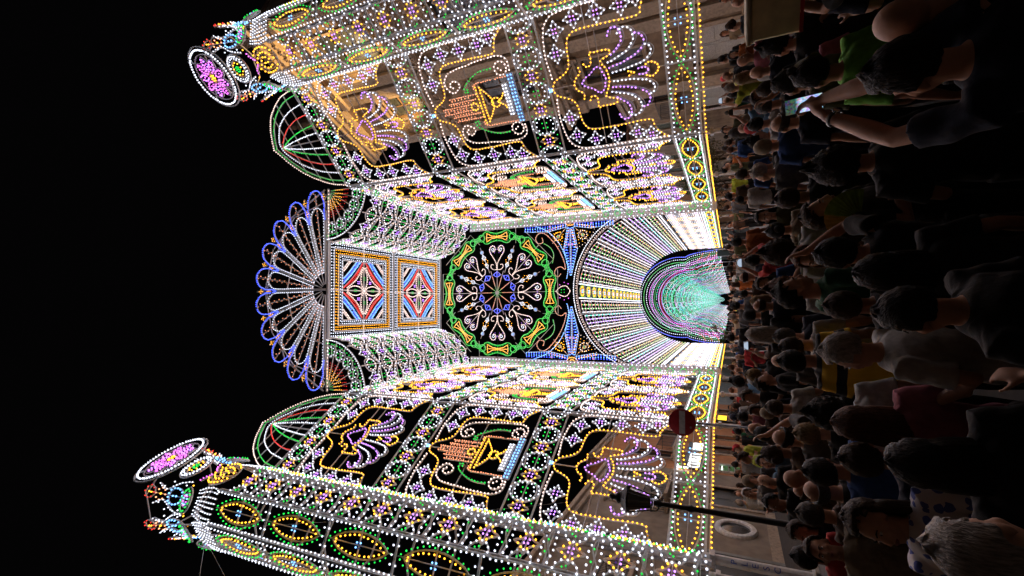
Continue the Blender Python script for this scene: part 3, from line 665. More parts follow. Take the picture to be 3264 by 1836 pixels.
def small_medallion():
    p = Part(); p.line(circ(0, 0, 0.62, n=24), True); p.row(circ(0, 0, 0.55, n=24), 'W', 0.13, True, False, 1.1); p.row(circ(0, 0, 0.45, n=20), 'W', 0.15, True, False, 0.9); p.line(circ(0, 0, 0.36, n=18), True, 0.03)
    p.row(circ(0, 0, 0.27, n=12), 'Y', 0.19, True, False); p.row(circ(0, 0, 0.12, n=8), 'G', 0.11, True, False, 1.1); p.dots([(0, 0)], 'G', 1.2); return p
def melon():
    p = Part()
    for i, z in enumerate(np.linspace(-0.62, 0.62, 8)):
        w = 0.52*math.sqrt(max(0.12, 1-(z/0.75)**2)); k = max(3, int(w/0.085)); p.dots(np.c_[np.linspace(-w, w, k), np.full(k, z)], 'Y', 1.15)
    for x in (-0.35, -0.12, 0.12, 0.35): p.line(catmull([(x*0.6, -0.68), (x*1.15, 0), (x*0.6, 0.68)], 4), w=0.03)
    p.line(circ(0, 0, 0.57, 0.74, n=18), True); p.row(catmull([(-0.1, 0.7), (-0.3, 0.95), (-0.42, 1.0)], 3), 'P', 0.12); p.row(catmull([(0.1, 0.7), (0.3, 0.95), (0.42, 1.0)], 3), 'P', 0.12); return p
def tower(label, cx, cy, d0, seq):
    t = empty('light_tower', (cx, cy, 0), label=label, cat='light tower', group='twin light towers')
    to = math.atan2(CAM.y-cy, CAM.x-cx); cache = {}
    def face(key, fn, name, ang, z, out=0.0, tilt=0.0, parent=None):
        if key not in cache: cache[key] = fn()
        pair = cache[key]; pair = pair if isinstance(pair, tuple) else (pair,)
        o = None
        for i, pp in enumerate(pair):
            if (key, i) not in MESH: MESH[(key, i)] = pp.data(name)
            fm, bm = MESH[(key, i)]; q = link(name if i == 0 else 'flower', fm, t if i == 0 else o)
            b = link('bulbs', bm, q) ; b['kind'] = 'stuff'
            if i == 0:
                o = q; o.location = ((TA+out)*math.cos(ang), (TA+out)*math.sin(ang), z); o.rotation_euler = (tilt, 0, ang+PI/2)
        return o
    for j, (dd, kind) in enumerate(seq):
        a = to-math.radians(d0+dd)
        if kind == 'O':
            face('O', oval_face, 'oval_face', a, ZR); face('pal', palmette, 'palmette', a, 19.66, 0.02, -0.08); face('gr', green_ring, 'green_ring', a, 21.15, 0.14, -0.2)
            face('cr', crown_piece, 'crown_piece', a, 21.72, -0.1, 0.22)
        else:
            face('S', star_face, 'star_face', a, ZR); face('mel', melon, 'melon', a, 20.15, 0.1, -0.15); face('sm', small_medallion, 'small_medallion', a, 21.92, 0.15, -0.1); face('med', medallion, 'flower_medallion', a, 23.5, 0.3, -0.12)
        b = a+PI/8; boxo('post', t, FRD, *( [(-0.05, 0.05, -0.05, 0.05, ZR-0.25, 19.7)])).location = (TW/2/math.sin(PI/8)*math.cos(b)*0.97, TW/2/math.sin(PI/8)*math.sin(b)*0.97, 0)
    for z in np.arange(4.2, 24, 3.3):
        p = Part(fw=0.05); p.line([(1.42*math.cos(k*PI/4+to), 1.42*math.sin(k*PI/4+to)) for k in range(8)], True)
        fm, _ = p.data('ring_brace'); o = link('ring_brace', fm, t); o.location = (0, 0, z); o.rotation_euler = (PI/2, 0, 0)
    return t
def guy(t, pts):
    """thin steel wires from the tower head to the street and the house fronts"""
    for a, b in pts:
        a, b = Vector(a), Vector(b); bm = bmesh.new(); n = 8; P = [a.lerp(b, i/n)-Vector((0, 0, 0.5*math.sin(PI*i/n))) for i in range(n+1)]
        for q0, q1 in zip(P, P[1:]):
            d_ = (q1-q0); bmesh.ops.create_cone(bm, cap_ends=False, segments=4, radius1=0.005, radius2=0.005, depth=d_.length, matrix=Matrix.Translation((q0+q1)/2-t.location) @ d_.to_track_quat('Z', 'Y').to_matrix().to_4x4())
        me = bpy.data.meshes.new('guy_wire'); bm.to_mesh(me); bm.free(); me.materials.append(FRD); link('guy_wire', me, t)
MESH = {}
TL = tower('tall octagonal light tower behind the street lantern', -8.98, 12.79, 10.0, [(0, 'O'), (45, 'O'), (-45, 'S'), (-90, 'O'), (90, 'O')])
TR = tower('tall octagonal light tower on the church side, its flower face towards the crowd', 10.91, 14.82, 5.0, [(0, 'S'), (45, 'O'), (-45, 'O'), (-90, 'O'), (90, 'O')])

guy(TL, [((-10.2, 12.3, 21.5), (-11.1, 2.0, 8.5)), ((-10.3, 13.2, 21.5), (-11.1, 24.0, 9.0)), ((-9.6, 11.5, 20.5), (-11.1, 6.0, 7.0))])
# ---- white poles that carry the walls and towers
POLE = mat('white_pole', (0.68, 0.68, 0.66), 0.6, bump=0.1, scale=5)
def pole(x, y, top, r=0.09, label=None):
    t = empty('support_pole', (x, y, gz(y)), label=label, cat='pole', group='white poles under the light walls')
    bm = bmesh.new(); h = top-gz(y)
    bmesh.ops.create_cone(bm, cap_ends=True, segments=10, radius1=r, radius2=r*0.92, depth=h, matrix=Matrix.Translation((0, 0, h/2)))
    me = bpy.data.meshes.new('shaft'); bm.to_mesh(me); bm.free(); me.materials.append(POLE); link('shaft', me, t)
    boxo('foot', t, mat('concrete', (0.3, 0.29, 0.27), 0.9, bump=0.3), (-0.28, 0.28, -0.28, 0.28, -0.03, 0.10), bevel=0.02); boxo('clamp', t, FRD, (-r-0.03, r+0.03, -r-0.03, r+0.03, h-0.3, h-0.18)); return t
lab = 'slim white pole under the light wall, between the crowd and the house fronts'
for s in (-1, 1):
    for y in (19.55, 25.3, 31.0, 37.2, 43.2, 49.2, 55.1): pole(s*(5.66 if y < 20 else 5.45), y+0.1, ZR-0.1, label=lab)
po = pole(-7.62, 13.35, ZR, 0.13, 'thick white pole with blue lettering at the foot of the light tower')
for a in (1.2, 2.6, 4.0): pole(-8.98+1.45*math.cos(a), 12.79+1.45*math.sin(a), ZR-0.1, label='white pole under the octagonal tower by the lantern')
for a in (0.4, 2.9, 4.4): pole(10.91+1.45*math.cos(a), 14.82+1.45*math.sin(a), ZR-0.1, label='white pole under the octagonal tower on the church side')
def text_on(name, body, parent, loc, rot, size, m, vertical=False, ext=0.004):
    cu = bpy.data.curves.new(name, 'FONT'); cu.body = '\n'.join(body) if vertical else body; cu.size = size; cu.extrude = ext; cu.align_x = 'CENTER'
    ob = bpy.data.objects.new('tmp', cu); COL.objects.link(ob); dg = bpy.context.evaluated_depsgraph_get()
    me = bpy.data.meshes.new_from_object(ob.evaluated_get(dg)); bpy.data.objects.remove(ob); me.materials.clear(); me.materials.append(m)
    o = link(name, me, parent); o.location = loc; o.rotation_euler = rot; return o
[text_on('letter', ch_, po, (0.072, -0.118, 1.75-0.24*i_), (PI/2, 0, 0.45), 0.2, mat('blue_print', (0.05, 0.1, 0.4), 0.6)) for i_, ch_ in enumerate('PLESC')]

# ================================================================== street, houses
gm = mat('asphalt', (0.06, 0.058, 0.056), 0.85, bump=0.4, scale=6, col2=(0.035, 0.034, 0.033))
N = 40; ys = np.r_[np.linspace(-30, 0, 6), np.linspace(1, 18, 26), [30, 60, 120, 400]]; xs = np.array([-200, -11.4, -9.6, 9.6, 13, 200.])
V = [(x, y, gz(y)) for y in ys for x in xs]; F = [(j*6+i, j*6+i+1, (j+1)*6+i+1, (j+1)*6+i) for j in range(len(ys)-1) for i in range(5)]
me = bpy.data.meshes.new('street'); me.from_pydata(V, [], F); me.materials.append(gm); tag(link('street', me), kind='structure')
STONE = mat('pale_stone', (0.27, 0.195, 0.125), 0.9, bump=0.5, scale=2.2, col2=(0.13, 0.09, 0.058)); TRIM = mat('stone_trim', (0.38, 0.30, 0.22), 0.85, bump=0.15, scale=9)
BEI = mat('beige_plaster', (0.22, 0.18, 0.135), 0.92, bump=0.12, scale=2.2, col2=(0.155, 0.125, 0.095)); CRP = mat('cream_plaster', (0.48, 0.36, 0.25), 0.92, bump=0.12, scale=2.2); ORA = mat('orange_plaster', (0.42, 0.19, 0.085), 0.92, bump=0.12, scale=2.2, col2=(0.33, 0.145, 0.065))
GRN = mat('grey_plaster', (0.25, 0.26, 0.24), 0.92, bump=0.12, scale=2.2); DARK = mat('dark_paint', (0.03, 0.032, 0.03), 0.5, scale=12); WOODD = mat('door_wood', (0.10, 0.06, 0.035), 0.6, bump=0.2, scale=14)
IRON = mat('wrought_iron', (0.02, 0.02, 0.02), 0.5, metal=0.5, scale=25); WHITE = mat('white_paint', (0.82, 0.80, 0.76), 0.6, scale=10); GLASS = mat('window_glass', (0.03, 0.035, 0.04), 0.12, spec=0.6, scale=4); ROOF = mat('roof_tile', (0.18, 0.1, 0.07), 0.9, bump=0.4, scale=9)
def wall_with_holes(name, parent, m, L, H, holes, th=0.35):
    """front wall along x (0..L), z 0..H, its face at y=0, openings cut as a grid of blocks with reveals"""
    X = sorted({0, L} | {h[0] for h in holes} | {h[1] for h in holes}); Z = sorted({-0.5, H} | {h[2] for h in holes} | {h[3] for h in holes}); bm = bmesh.new()
    for i in range(len(X)-1):
        for j in range(len(Z)-1):
            cx, cz = (X[i]+X[i+1])/2, (Z[j]+Z[j+1])/2
            if any(h[0] < cx < h[1] and h[2] < cz < h[3] for h in holes): continue
            bmesh.ops.create_cube(bm, size=1, matrix=Matrix.Translation((cx, th/2, cz)) @ Matrix.Diagonal((X[i+1]-X[i], th, Z[j+1]-Z[j], 1)))
    bmesh.ops.remove_doubles(bm, verts=bm.verts, dist=1e-4)
    seen = {}
    for f in bm.faces: seen.setdefault(tuple(sorted(v.index for v in f.verts)), []).append(f)
    bm.verts.index_update(); seen = {}
    for f in bm.faces: seen.setdefault(tuple(sorted(v.index for v in f.verts)), []).append(f)
    dead = [f for fs in seen.values() if len(fs) > 1 for f in fs]; bmesh.ops.delete(bm, geom=dead, context='FACES_ONLY')
    me = bpy.data.meshes.new(name); bm.to_mesh(me); bm.free(); me.materials.append(m); return link(name, me, parent)
def window(parent, x0, x1, z0, z1, shutters=False, trim=TRIM, balcony=False, lit=None):
    w = boxo('window', parent, trim, (x0-0.16, x0, -0.06, 0.12, z0-0.12, z1+0.14), (x1, x1+0.16, -0.06, 0.12, z0-0.12, z1+0.14), (x0, x1, -0.07, 0.12, z1, z1+0.14), bevel=0.012)
    boxo('pane', w, lit or GLASS, (x0, x1, 0.2, 0.23, z0, z1)); boxo('sill', w, trim, (x0-0.25, x1+0.25, -0.18, 0.12, z0-0.24, z0-0.125), bevel=0.012)
    boxo('sash', w, WOODD, ((x0+x1)/2-0.04, (x0+x1)/2+0.04, 0.15, 0.2, z0, z1), (x0, x1, 0.152, 0.198, z0+(z1-z0)*0.62, z0+(z1-z0)*0.62+0.06), (x0, x0+0.07, 0.149, 0.202, z0, z1), (x1-0.07, x1, 0.149, 0.202, z0, z1))
    boxo('hood', w, trim, (x0-0.3, x1+0.3, -0.2, 0.1, z1+0.3, z1+0.42), bevel=0.02)
    if shutters:
        for s, xa in ((0, x0-0.02), (1, (x0+x1)/2+0.02)):
            boxo('shutter', w, shutters, *[(xa+0.03, xa+(x1-x0)/2-0.05, 0.06, 0.09, z, z+0.07) for z in np.arange(z0+0.05, z1-0.05, 0.1)], (xa, xa+0.05, 0.05, 0.1, z0, z1), (xa+(x1-x0)/2-0.06, xa+(x1-x0)/2-0.01, 0.05, 0.1, z0, z1))
    if balcony:
        boxo('balcony_slab', w, trim, (x0-0.6, x1+0.6, -1.0, 0.0, z0-0.42, z0-0.26), bevel=0.02)
        for xb in (x0-0.4, x1+0.25): boxo('bracket', w, trim, (xb, xb+0.15, -0.7, 0.0, z0-0.75, z0-0.42), bevel=0.04)
        n = int((x1-x0+1.1)/0.11); boxo('railing', w, IRON, *[(x0-0.57+i*0.11, x0-0.555+i*0.11, -0.95, -0.935, z0-0.26, z0+0.72) for i in range(n+1)], (x0-0.6, x1+0.6, -0.965, -0.92, z0+0.70, z0+0.74), (x0-0.6, x1+0.6, -0.96, -0.925, z0-0.2, z0-0.17),
             *[(xx, xx+0.02, -0.95+i*0.11, -0.935+i*0.11, z0-0.26, z0+0.72) for xx in (x0-0.6, x1+0.58) for i in range(9)], (x0-0.6, x0-0.57, -0.95, 0, z0+0.70, z0+0.74), (x1+0.57, x1+0.6, -0.95, 0, z0+0.70, z0+0.74))
    return w
def door(parent, x0, x1, z1, leaf=WOODD, trim=TRIM, panels=True):
    d = boxo('door', parent, leaf, (x0, (x0+x1)/2-0.01, 0.16, 0.22, -0.3, z1), ((x0+x1)/2+0.01, x1, 0.16, 0.22, -0.3, z1))
    boxo('door_frame', d, trim, (x0-0.22, x0, -0.07, 0.14, -0.4, z1+0.22), (x1, x1+0.22, -0.07, 0.14, -0.4, z1+0.22), (x0, x1, -0.071, 0.14, z1, z1+0.22), bevel=0.015)
    if panels:
        for k, xa in enumerate((x0, (x0+x1)/2)):
            for z in (0.2, 1.1, 2.0):
                if z+0.7 < z1: boxo('door_panel', d, leaf, (xa+0.12, xa+(x1-x0)/2-0.12, 0.135, 0.16, z, z+0.7), bevel=0.012)
    boxo('handle', d, IRON, ((x0+x1)/2+0.06, (x0+x1)/2+0.1, 0.1, 0.16, 1.0, 1.15)); return d
def house(name, label, x, y, rz, L, H, m, wins, doors, cat='house', depth=9, cornice=True, z0=None):
    t = empty(name, (x, y, gz(y) if z0 is None else z0), rz, label, cat)
    wall_with_holes('wall', t, m, L, H, [w[:4] for w in wins]+[(d[0], d[1], -0.5, d[2]) for d in doors])
    boxo('side_wall', t, m, (0.01, 0.35, 0.35, depth, -0.5, H-0.01), (L-0.35, L-0.01, 0.35, depth, -0.5, H-0.01), (0.02, L-0.02, depth-0.3, depth-0.01, -0.5, H-0.02)); boxo('interior', t, DARK, (0.4, L-0.4, 0.7, 0.75, -0.5, H-0.1))
    r = boxo('roof', t, ROOF, (-0.1, L+0.1, -0.15, depth, H, H+0.2), bevel=0.03)
    if cornice: boxo('cornice', r, TRIM, (-0.15, L+0.15, -0.4, 0.0, H-0.22, H-0.01), (-0.1, L+0.1, -0.22, 0.0, H-0.45, H-0.22), bevel=0.03)
    [boxo('plinth', t, TRIM, (a, b, -0.06, 0.0, -0.5, 0.5)) for a, b in zip([0]+[d[1]+0.23 for d in sorted(doors)], [d[0]-0.23 for d in sorted(doors)]+[L]) if b > a]
    for w in wins: window(t, *w[:4], **(w[4] if len(w) > 4 else {}))
    for d in doors: door(t, *d)
    return t
SHW = mat('shutter_paint', (0.10, 0.13, 0.10), 0.6, scale=20); SHL = mat('pale_shutter', (0.5, 0.5, 0.46), 0.6, scale=20)
# left side of the street: house fronts along x = -11.2 (local x runs along +Y, front faces +X)
LX = -11.2
def left(name, label, y0, y1, H, m, wins, doors, **k): return house(name, label, LX, y0, PI/2, y1-y0, H, m, wins, doors, **k)
hb = left('beige_house', 'beige plaster house with a round white framed window behind the lantern', 13.2, 31.0, 9.2, BEI,
     [(2.3, 3.6, 5.4, 7.6, dict(balcony=True, shutters=SHW)), (6.6, 7.9, 5.4, 7.6, dict(shutters=SHW)), (11.6, 13.0, 5.2, 7.6, dict(balcony=True)), (15.3, 16.5, 5.4, 7.6, dict(shutters=SHW))],
     [(4.9, 7.9, 3.1, DARK, GRN, False), (13.0, 15.6, 3.0, DARK, TRIM)])
bm = bmesh.new()                                             # round window: moulded white ring and a dark pane
n = 36; prof = [(0.62, 0.02), (0.62, -0.10), (0.70, -0.14), (0.84, -0.12), (0.88, -0.04), (0.88, 0.02)]
vs = [[bm.verts.new((r*math.cos(2*PI*i/n), yy, r*math.sin(2*PI*i/n))) for r, yy in prof] for i in range(n)]
for i in range(n):
    for j in range(len(prof)-1): bm.faces.new((vs[i][j], vs[(i+1) % n][j], vs[(i+1) % n][j+1], vs[i][j+1]))
me = bpy.data.meshes.new('round_window'); bm.to_mesh(me); bm.free(); me.materials.append(WHITE); rw = link('round_window', me, hb); rw.location = (23.72-13.2, -0.02, 2.09-gz(13.2))
p = Part(); p.disc(0, 0, 0.63, n=30, d=0.02); fm, _ = p.data('pane'); fm.materials.clear(); fm.materials.append(GLASS); o = link('pane', fm, rw); o.location = (0, 0.0, 0)
ho = left('orange_house', 'orange plaster house with pale arched windows behind the light wall', 31.05, 53.0, 10.5, ORA,
     [(2.0, 3.4, 5.6, 8.2, dict(balcony=True)), (7.6, 9.2, 5.6, 8.2, {}), (13.0, 14.6, 5.6, 8.2, dict(balcony=True, shutters=SHW)), (18, 19.4, 5.6, 8.2, {}), (8.0, 9.1, 1.3, 3.0, {})],
     [(0.5, 1.9, 2.6, SHL, TRIM, False), (4.2, 6.0, 3.0), (12.5, 14.3, 3.2), (17.5, 19.2, 3.0)])
for y_, z_, r_ in ((8.4, 8.2, 1.25), (8.55, 3.0, 0.85)):
    p = Part(fw=0.22, fd=0.2); p.line(circ(y_, z_, r_, None, 0, 180, 18), w=0.22, d=0.22); fm, _ = p.data('arch_moulding'); fm.materials.clear(); fm.materials.append(TRIM); link('arch_moulding', fm, ho)
SHOPL = emit('shop_light', (0.8, 1.0, 0.75), 3.0)
s = boxo('lit_shop_window', ho, SHL, (0.55, 0.62, -0.08, 0.0, 1.2, 2.6), (1.75, 1.82, -0.08, 0.0, 1.2, 2.6), (0.62, 1.75, -0.08, 0.0, 2.53, 2.6)); boxo('shelf', s, MATS['pale_shutter'], *[(0.64, 1.74, -0.03, 0.03, z, z+0.03) for z in (1.35, 1.7, 2.05)]); boxo('lamp_tube', s, SHOPL, (0.7, 1.65, -0.03, 0.0, 2.38, 2.44)); boxo('goods', s, mat('goods', (0.1, 0.35, 0.1), 0.5, scale=30), *[(0.7+i*0.11, 0.78+i*0.11, -0.04, 0.0, z, z+0.14+0.05*((i*7) % 3)) for i in range(9) for z in (1.38, 1.73, 2.08)])
left('grey_house', 'grey plaster house far along the street past the orange one', 53.05, 78, 9, GRN, [(3+5*i, 4.3+5*i, 5, 7.2, dict(shutters=SHW)) for i in range(4)], [(5.0, 6.6, 3.0), (15, 16.6, 3.0)])
left('beige_house', 'beige house at the far end of the arcade of street arches', 78.05, 140, 8, BEI, [(4+7*i, 5.4+7*i, 4.6, 6.6, {}) for i in range(8)], [(8+14*i, 9.6+14*i, 3.0) for i in range(4)])
# lit wall sign
LED = emit('sign_led', (1.0, 1.0, 1.0), 4.0)
# right side: a church front slanting away, then lower houses along x = 11.5
def lathe(name, parent, m, prof, n=16):
    bm = bmesh.new(); vs = [[bm.verts.new((r*math.cos(2*PI*i/n), r*math.sin(2*PI*i/n), z)) for r, z in prof] for i in range(n)]
    for i in range(n):
        for j in range(len(prof)-1): bm.faces.new((vs[i][j], vs[(i+1) % n][j], vs[(i+1) % n][j+1], vs[i][j+1]))
    bmesh.ops.remove_doubles(bm, verts=bm.verts, dist=1e-5); me = bpy.data.meshes.new(name); bm.to_mesh(me); bm.free(); me.materials.append(m)
    for q in me.polygons: q.use_smooth = True
    return link(name, me, parent)
def church():
    P0, P1 = np.array((15.6, 12.2)), np.array((10.1, 25.2)); dv = P0-P1; L = 9.75; rz = math.atan2(dv[1], dv[0])
    t = empty('church', (P1[0], P1[1], gz(20)), rz, 'tall pale stone church front, floodlit in amber high up, behind the light wall', 'church')
    H = 24.0; holes = [(1.2, 3.2, -0.5, 3.0), (5.4, 8.6, -0.5, 4.2), (1.5, 3.0, 5.2, 8.2), (5.9, 8.1, 10.2, 14.2), (1.9, 3.5, 17.9, 20.4), (5.9, 8.1, 18.2, 21.8), (1.7, 3.2, 11.0, 14.0)]
    wall_with_holes('wall', t, STONE, L, H, holes, 0.9); boxo('nave_wall', t, STONE, (0.01, 0.6, 0.9, 16, -0.5, H-0.1), (L-0.6, L-0.01, 0.9, 16, -0.5, H-0.1)); boxo('interior', t, STONE, (0.7, L-0.7, 1.0, 1.1, -0.5, H-0.4)); boxo('roof', t, ROOF, (0, L, 0.3, 16, H, H+0.3))
    for x in (0.0, 3.75, 4.6, 9.05):
        q = boxo('pilaster', t, TRIM, (x, x+0.65, -0.28, 0.0, 0.9, 9.0), (x, x+0.65, -0.26, 0.0, 9.9, 16.3), (x, x+0.65, -0.24, 0.0, 17.2, 23.2), bevel=0.02); boxo('base', q, TRIM, (x-0.1, x+0.75, -0.38, 0, -0.5, 0.9), bevel=0.04); [boxo('capital', q, TRIM, (x-0.12, x+0.77, -0.42, -0.002, z, z+0.48), bevel=0.06) for z in (8.5, 15.8, 22.7)]
    for z in (9.05, 16.35, 23.3):
        boxo('cornice', t, TRIM, (-0.3, L+0.2, -0.55, 0.0, z, z+0.25), (-0.45, L+0.3, -0.85, 0.0, z+0.25, z+0.5), (-0.55, L+0.4, -1.05, 0.0, z+0.5, z+0.72), bevel=0.04)
        boxo('dentils', t, TRIM, *[(x, x+0.16, -0.66, -0.5, z+0.04, z+0.24) for x in np.arange(-0.2, L, 0.4)])['kind'] = 'stuff'
    for h in holes[2:]:
        w = window(t, *h, trim=TRIM); q = Part(); q.line(circ((h[0]+h[1])/2, h[3]+0.15, (h[1]-h[0])/2+0.15, None, 0, 180, 14), w=0.26, d=0.34); q.line(circ((h[0]+h[1])/2, h[3]+0.15, (h[1]-h[0])/2-0.15, None, 0, 180, 12), w=0.1, d=0.2); fm, _ = q.data('arch_moulding'); fm.materials.clear(); fm.materials.append(TRIM); link('arch_moulding', fm, w)
    door(t, *holes[1][:2], 4.2); door(t, *holes[0][:2], 3.0, SHL)
    boxo('balustrade', t, TRIM, (0.2, L, -0.2, 0.2, H+1.1, H+1.3), (0.2, L, -0.22, 0.22, H, H+0.2), *[(x, x+0.16, -0.08, 0.08, H+0.2, H+1.1) for x in np.arange(0.4, L-0.2, 0.42)], bevel=0.02)
    o = lathe('statue', t, STONE, [(0.55, 0), (0.6, 0.4), (0.42, 0.55), (0.42, 1.5), (0.55, 1.6), (0.46, 2.0), (0.36, 2.8), (0.42, 3.5), (0.40, 3.9), (0.16, 4.15), (0.22, 4.4), (0.18, 4.65), (0.0, 4.78)], 12); o.location = (3.0, 0.2, H+0.1); o['label'] = 'weathered stone statue on the roof edge'
    for x in (0.5, L-0.6):
        o = lathe('pinnacle', t, STONE, [(0.5, 0), (0.55, 0.3), (0.3, 0.5), (0.25, 1.2), (0.42, 1.6), (0.3, 2.2), (0.08, 2.9), (0.0, 3.1)], 10); o.location = (x, 0.2, H+0.1)
    return t, rz, P1
ch, chrz, chP = church()
M = Matrix.Translation((chP[0], chP[1], gz(20))) @ Matrix.Rotation(chrz, 4, 'Z')
def flood(x, y, z, tx, tz, power, label):
    q = M @ Vector((x, y, z)); tgt = M @ Vector((tx, 0.0, tz)); dirv = (tgt-q).normalized()
    t = empty('floodlight', q, 0, label, 'floodlight', 'floodlights on the church ledges'); t.rotation_euler = dirv.to_track_quat('-Z', 'Y').to_euler()
    boxo('housing', t, IRON, (-0.2, 0.2, -0.14, 0.14, 0.0, 0.16), bevel=0.02); ln = emit('flood_lens', (1.0, 0.62, 0.2), 12.0); boxo('lens', t, ln, (-0.17, 0.17, -0.11, 0.11, -0.02, -0.003)); boxo('bracket', t, IRON, (-0.24, -0.2, -0.03, 0.03, -0.05, 0.35), (0.2, 0.24, -0.03, 0.03, -0.05, 0.35), (-0.24, 0.24, -0.03, 0.03, 0.35, 0.39))
    ld = bpy.data.lights.new('flood_lamp', 'SPOT'); ld.energy = power; ld.color = (1.0, 0.60, 0.20); ld.spot_size = math.radians(74); ld.spot_blend = 0.9; ld.shadow_soft_size = 0.15
    lo = bpy.data.objects.new('lamp', ld); COL.objects.link(lo); lo.parent = t; lo.location = (0, 0, -0.06)

flood(2.7, -0.7, 17.25, 2.75, 19.6, 2800, 'amber floodlight on the church ledge under the arched niche')
flood(6.6, -0.7, 17.25, 7.0, 20.6, 5000, 'amber floodlight on the church ledge under the tall middle window')
RX = 11.5
def right(name, label, y0, y1, H, m, wins, doors, **k): return house(name, label, RX, y1, -PI/2, y1-y0, H, m, wins, doors, **k)
right('grey_house', 'low stone house with a pale shuttered door beside the church', 25.6, 36.0, 7.6, STONE, [(1.5, 2.7, 4.6, 6.4, dict(shutters=SHW)), (6.4, 7.6, 4.6, 6.4, dict(balcony=True))], [(3.9, 6.9, 3.1, SHL, WHITE), (8.2, 9.4, 2.6, DARK, TRIM)])
right('beige_house', 'beige house with a row of windows behind the small trees', 36.05, 56, 8.4, BEI, [(2+4*i, 3.3+4*i, 4.8, 7.0, dict(shutters=SHW)) for i in range(5)], [(4.0, 5.6, 3.0), (12, 13.6, 3.0)])
right('orange_house', 'orange house on the church side far along the street', 56.05, 84, 9, ORA, [(3+5*i, 4.4+5*i, 5, 7.2, {}) for i in range(5)], [(5.4, 7.0, 3.0), (16, 17.6, 3.0)])
right('grey_house', 'grey house on the church side at the far end of the street', 84.05, 140, 8, GRN, [(4+7*i, 5.4+7*i, 4.6, 6.6, {}) for i in range(7)], [(8+14*i, 9.6+14*i, 3.0) for i in range(3)])

left('beige_house', 'unseen cream house added beside the crowd to bounce light', -28, 13.1, 10, CRP, [(3+6*i, 4.4+6*i, 5.2, 7.6, dict(shutters=SHW)) for i in range(6)], [(6+12*i, 7.6+12*i, 3.0) for i in range(3)], z0=-0.26)  # out of view, added so its pale front bounces bulb light onto the crowd
house('beige_house', 'unseen cream house added on the church side to bounce light', 15.0, 6.0, -PI/2, 34.0, 11, CRP, [(3+6*i, 4.4+6*i, 5.2, 7.6, dict(shutters=SHW)) for i in range(5)], [(6+12*i, 7.6+12*i, 3.0) for i in range(2)], z0=-0.26)  # unseen as well, added to bounce light from the church side
house('unseen_house', 'unseen pale house added behind the crowd to bounce light', 15.0, -26.0, PI, 26.0, 12, CRP, [(3+6*i, 4.4+6*i, 5.2, 7.6, dict(shutters=SHW)) for i in range(4)], [(6+12*i, 7.6+12*i, 3.0) for i in range(2)], z0=-0.26)  # unseen, added behind the camera to bounce light onto the crowd's backs
# ================================================================== people
def bm_tube(bm, P, R, n=10, flat=1.0, up=None):
    """closed loft through points P with radii R (number or pair)"""
    P = [Vector(p) for p in P]; rings = []
    for i, p in enumerate(P):
        t = (P[min(i+1, len(P)-1)]-P[max(i-1, 0)]).normalized(); a = up if up is not None else (Vector((1, 0, 0)) if abs(t.x) < 0.8 else Vector((0, 1, 0)))
        s = (a-t*a.dot(t)).normalized(); q = t.cross(s); r = R[i]; rx, ry = (r, r*flat) if not isinstance(r, tuple) else r
        rings.append([bm.verts.new(p+s*rx*math.cos(2*PI*k/n)+q*ry*math.sin(2*PI*k/n)) for k in range(n)])
    for i in range(len(P)-1):
        for k in range(n): bm.faces.new((rings[i][k], rings[i][(k+1) % n], rings[i+1][(k+1) % n], rings[i+1][k]))
    bm.faces.new(rings[0][::-1]); bm.faces.new(rings[-1])
def bm_ell(bm, c, r, M=None, seg=14):
    m = Matrix.Translation(c) @ (M.to_4x4() if M is not None else Matrix.Identity(4)) @ Matrix.Diagonal((*r, 1))
    bmesh.ops.create_uvsphere(bm, u_segments=seg, v_segments=seg//2+2, radius=1, matrix=m)
def fuse(bm, voxel, it=4, fold=0.0):
    """one continuous smooth skin over overlapping lofts"""
    bmesh.ops.recalc_face_normals(bm, faces=bm.faces); me = bpy.data.meshes.new('fuse'); bm.to_mesh(me); bm.free()
    o = bpy.data.objects.new('fuse', me); COL.objects.link(o); r = o.modifiers.new('r', 'REMESH'); r.mode = 'VOXEL'; r.voxel_size = voxel
    s = o.modifiers.new('s', 'SMOOTH'); s.factor = 0.5; s.iterations = it
    dg = bpy.context.evaluated_depsgraph_get(); out = bpy.data.meshes.new_from_object(o.evaluated_get(dg)); bpy.data.objects.remove(o); bpy.data.meshes.remove(me)
    if fold:                                                   # cloth folds: shallow slanted ripples
        n = len(out.vertices); c_ = np.empty(n*3, np.float32); out.vertices.foreach_get('co', c_); c_ = c_.reshape(-1, 3); nn = np.empty(n*3, np.float32); out.vertices.foreach_get('normal', nn); nn = nn.reshape(-1, 3)
        x, y, z = c_.T; f = 0.5*np.sin(34*x+22*z+4*np.sin(9*z+3*y))+0.6*np.sin(-26*x+30*z+11*y+2*np.sin(14*x))+0.4*np.sin(60*z+25*x+18*y)
        out.vertices.foreach_set('co', (c_+nn*(f*fold)[:, None]).astype(np.float32).ravel())
    out.polygons.foreach_set('use_smooth', np.ones(len(out.polygons), bool)); return out
HC = Vector((0, 0.0, 1.585))
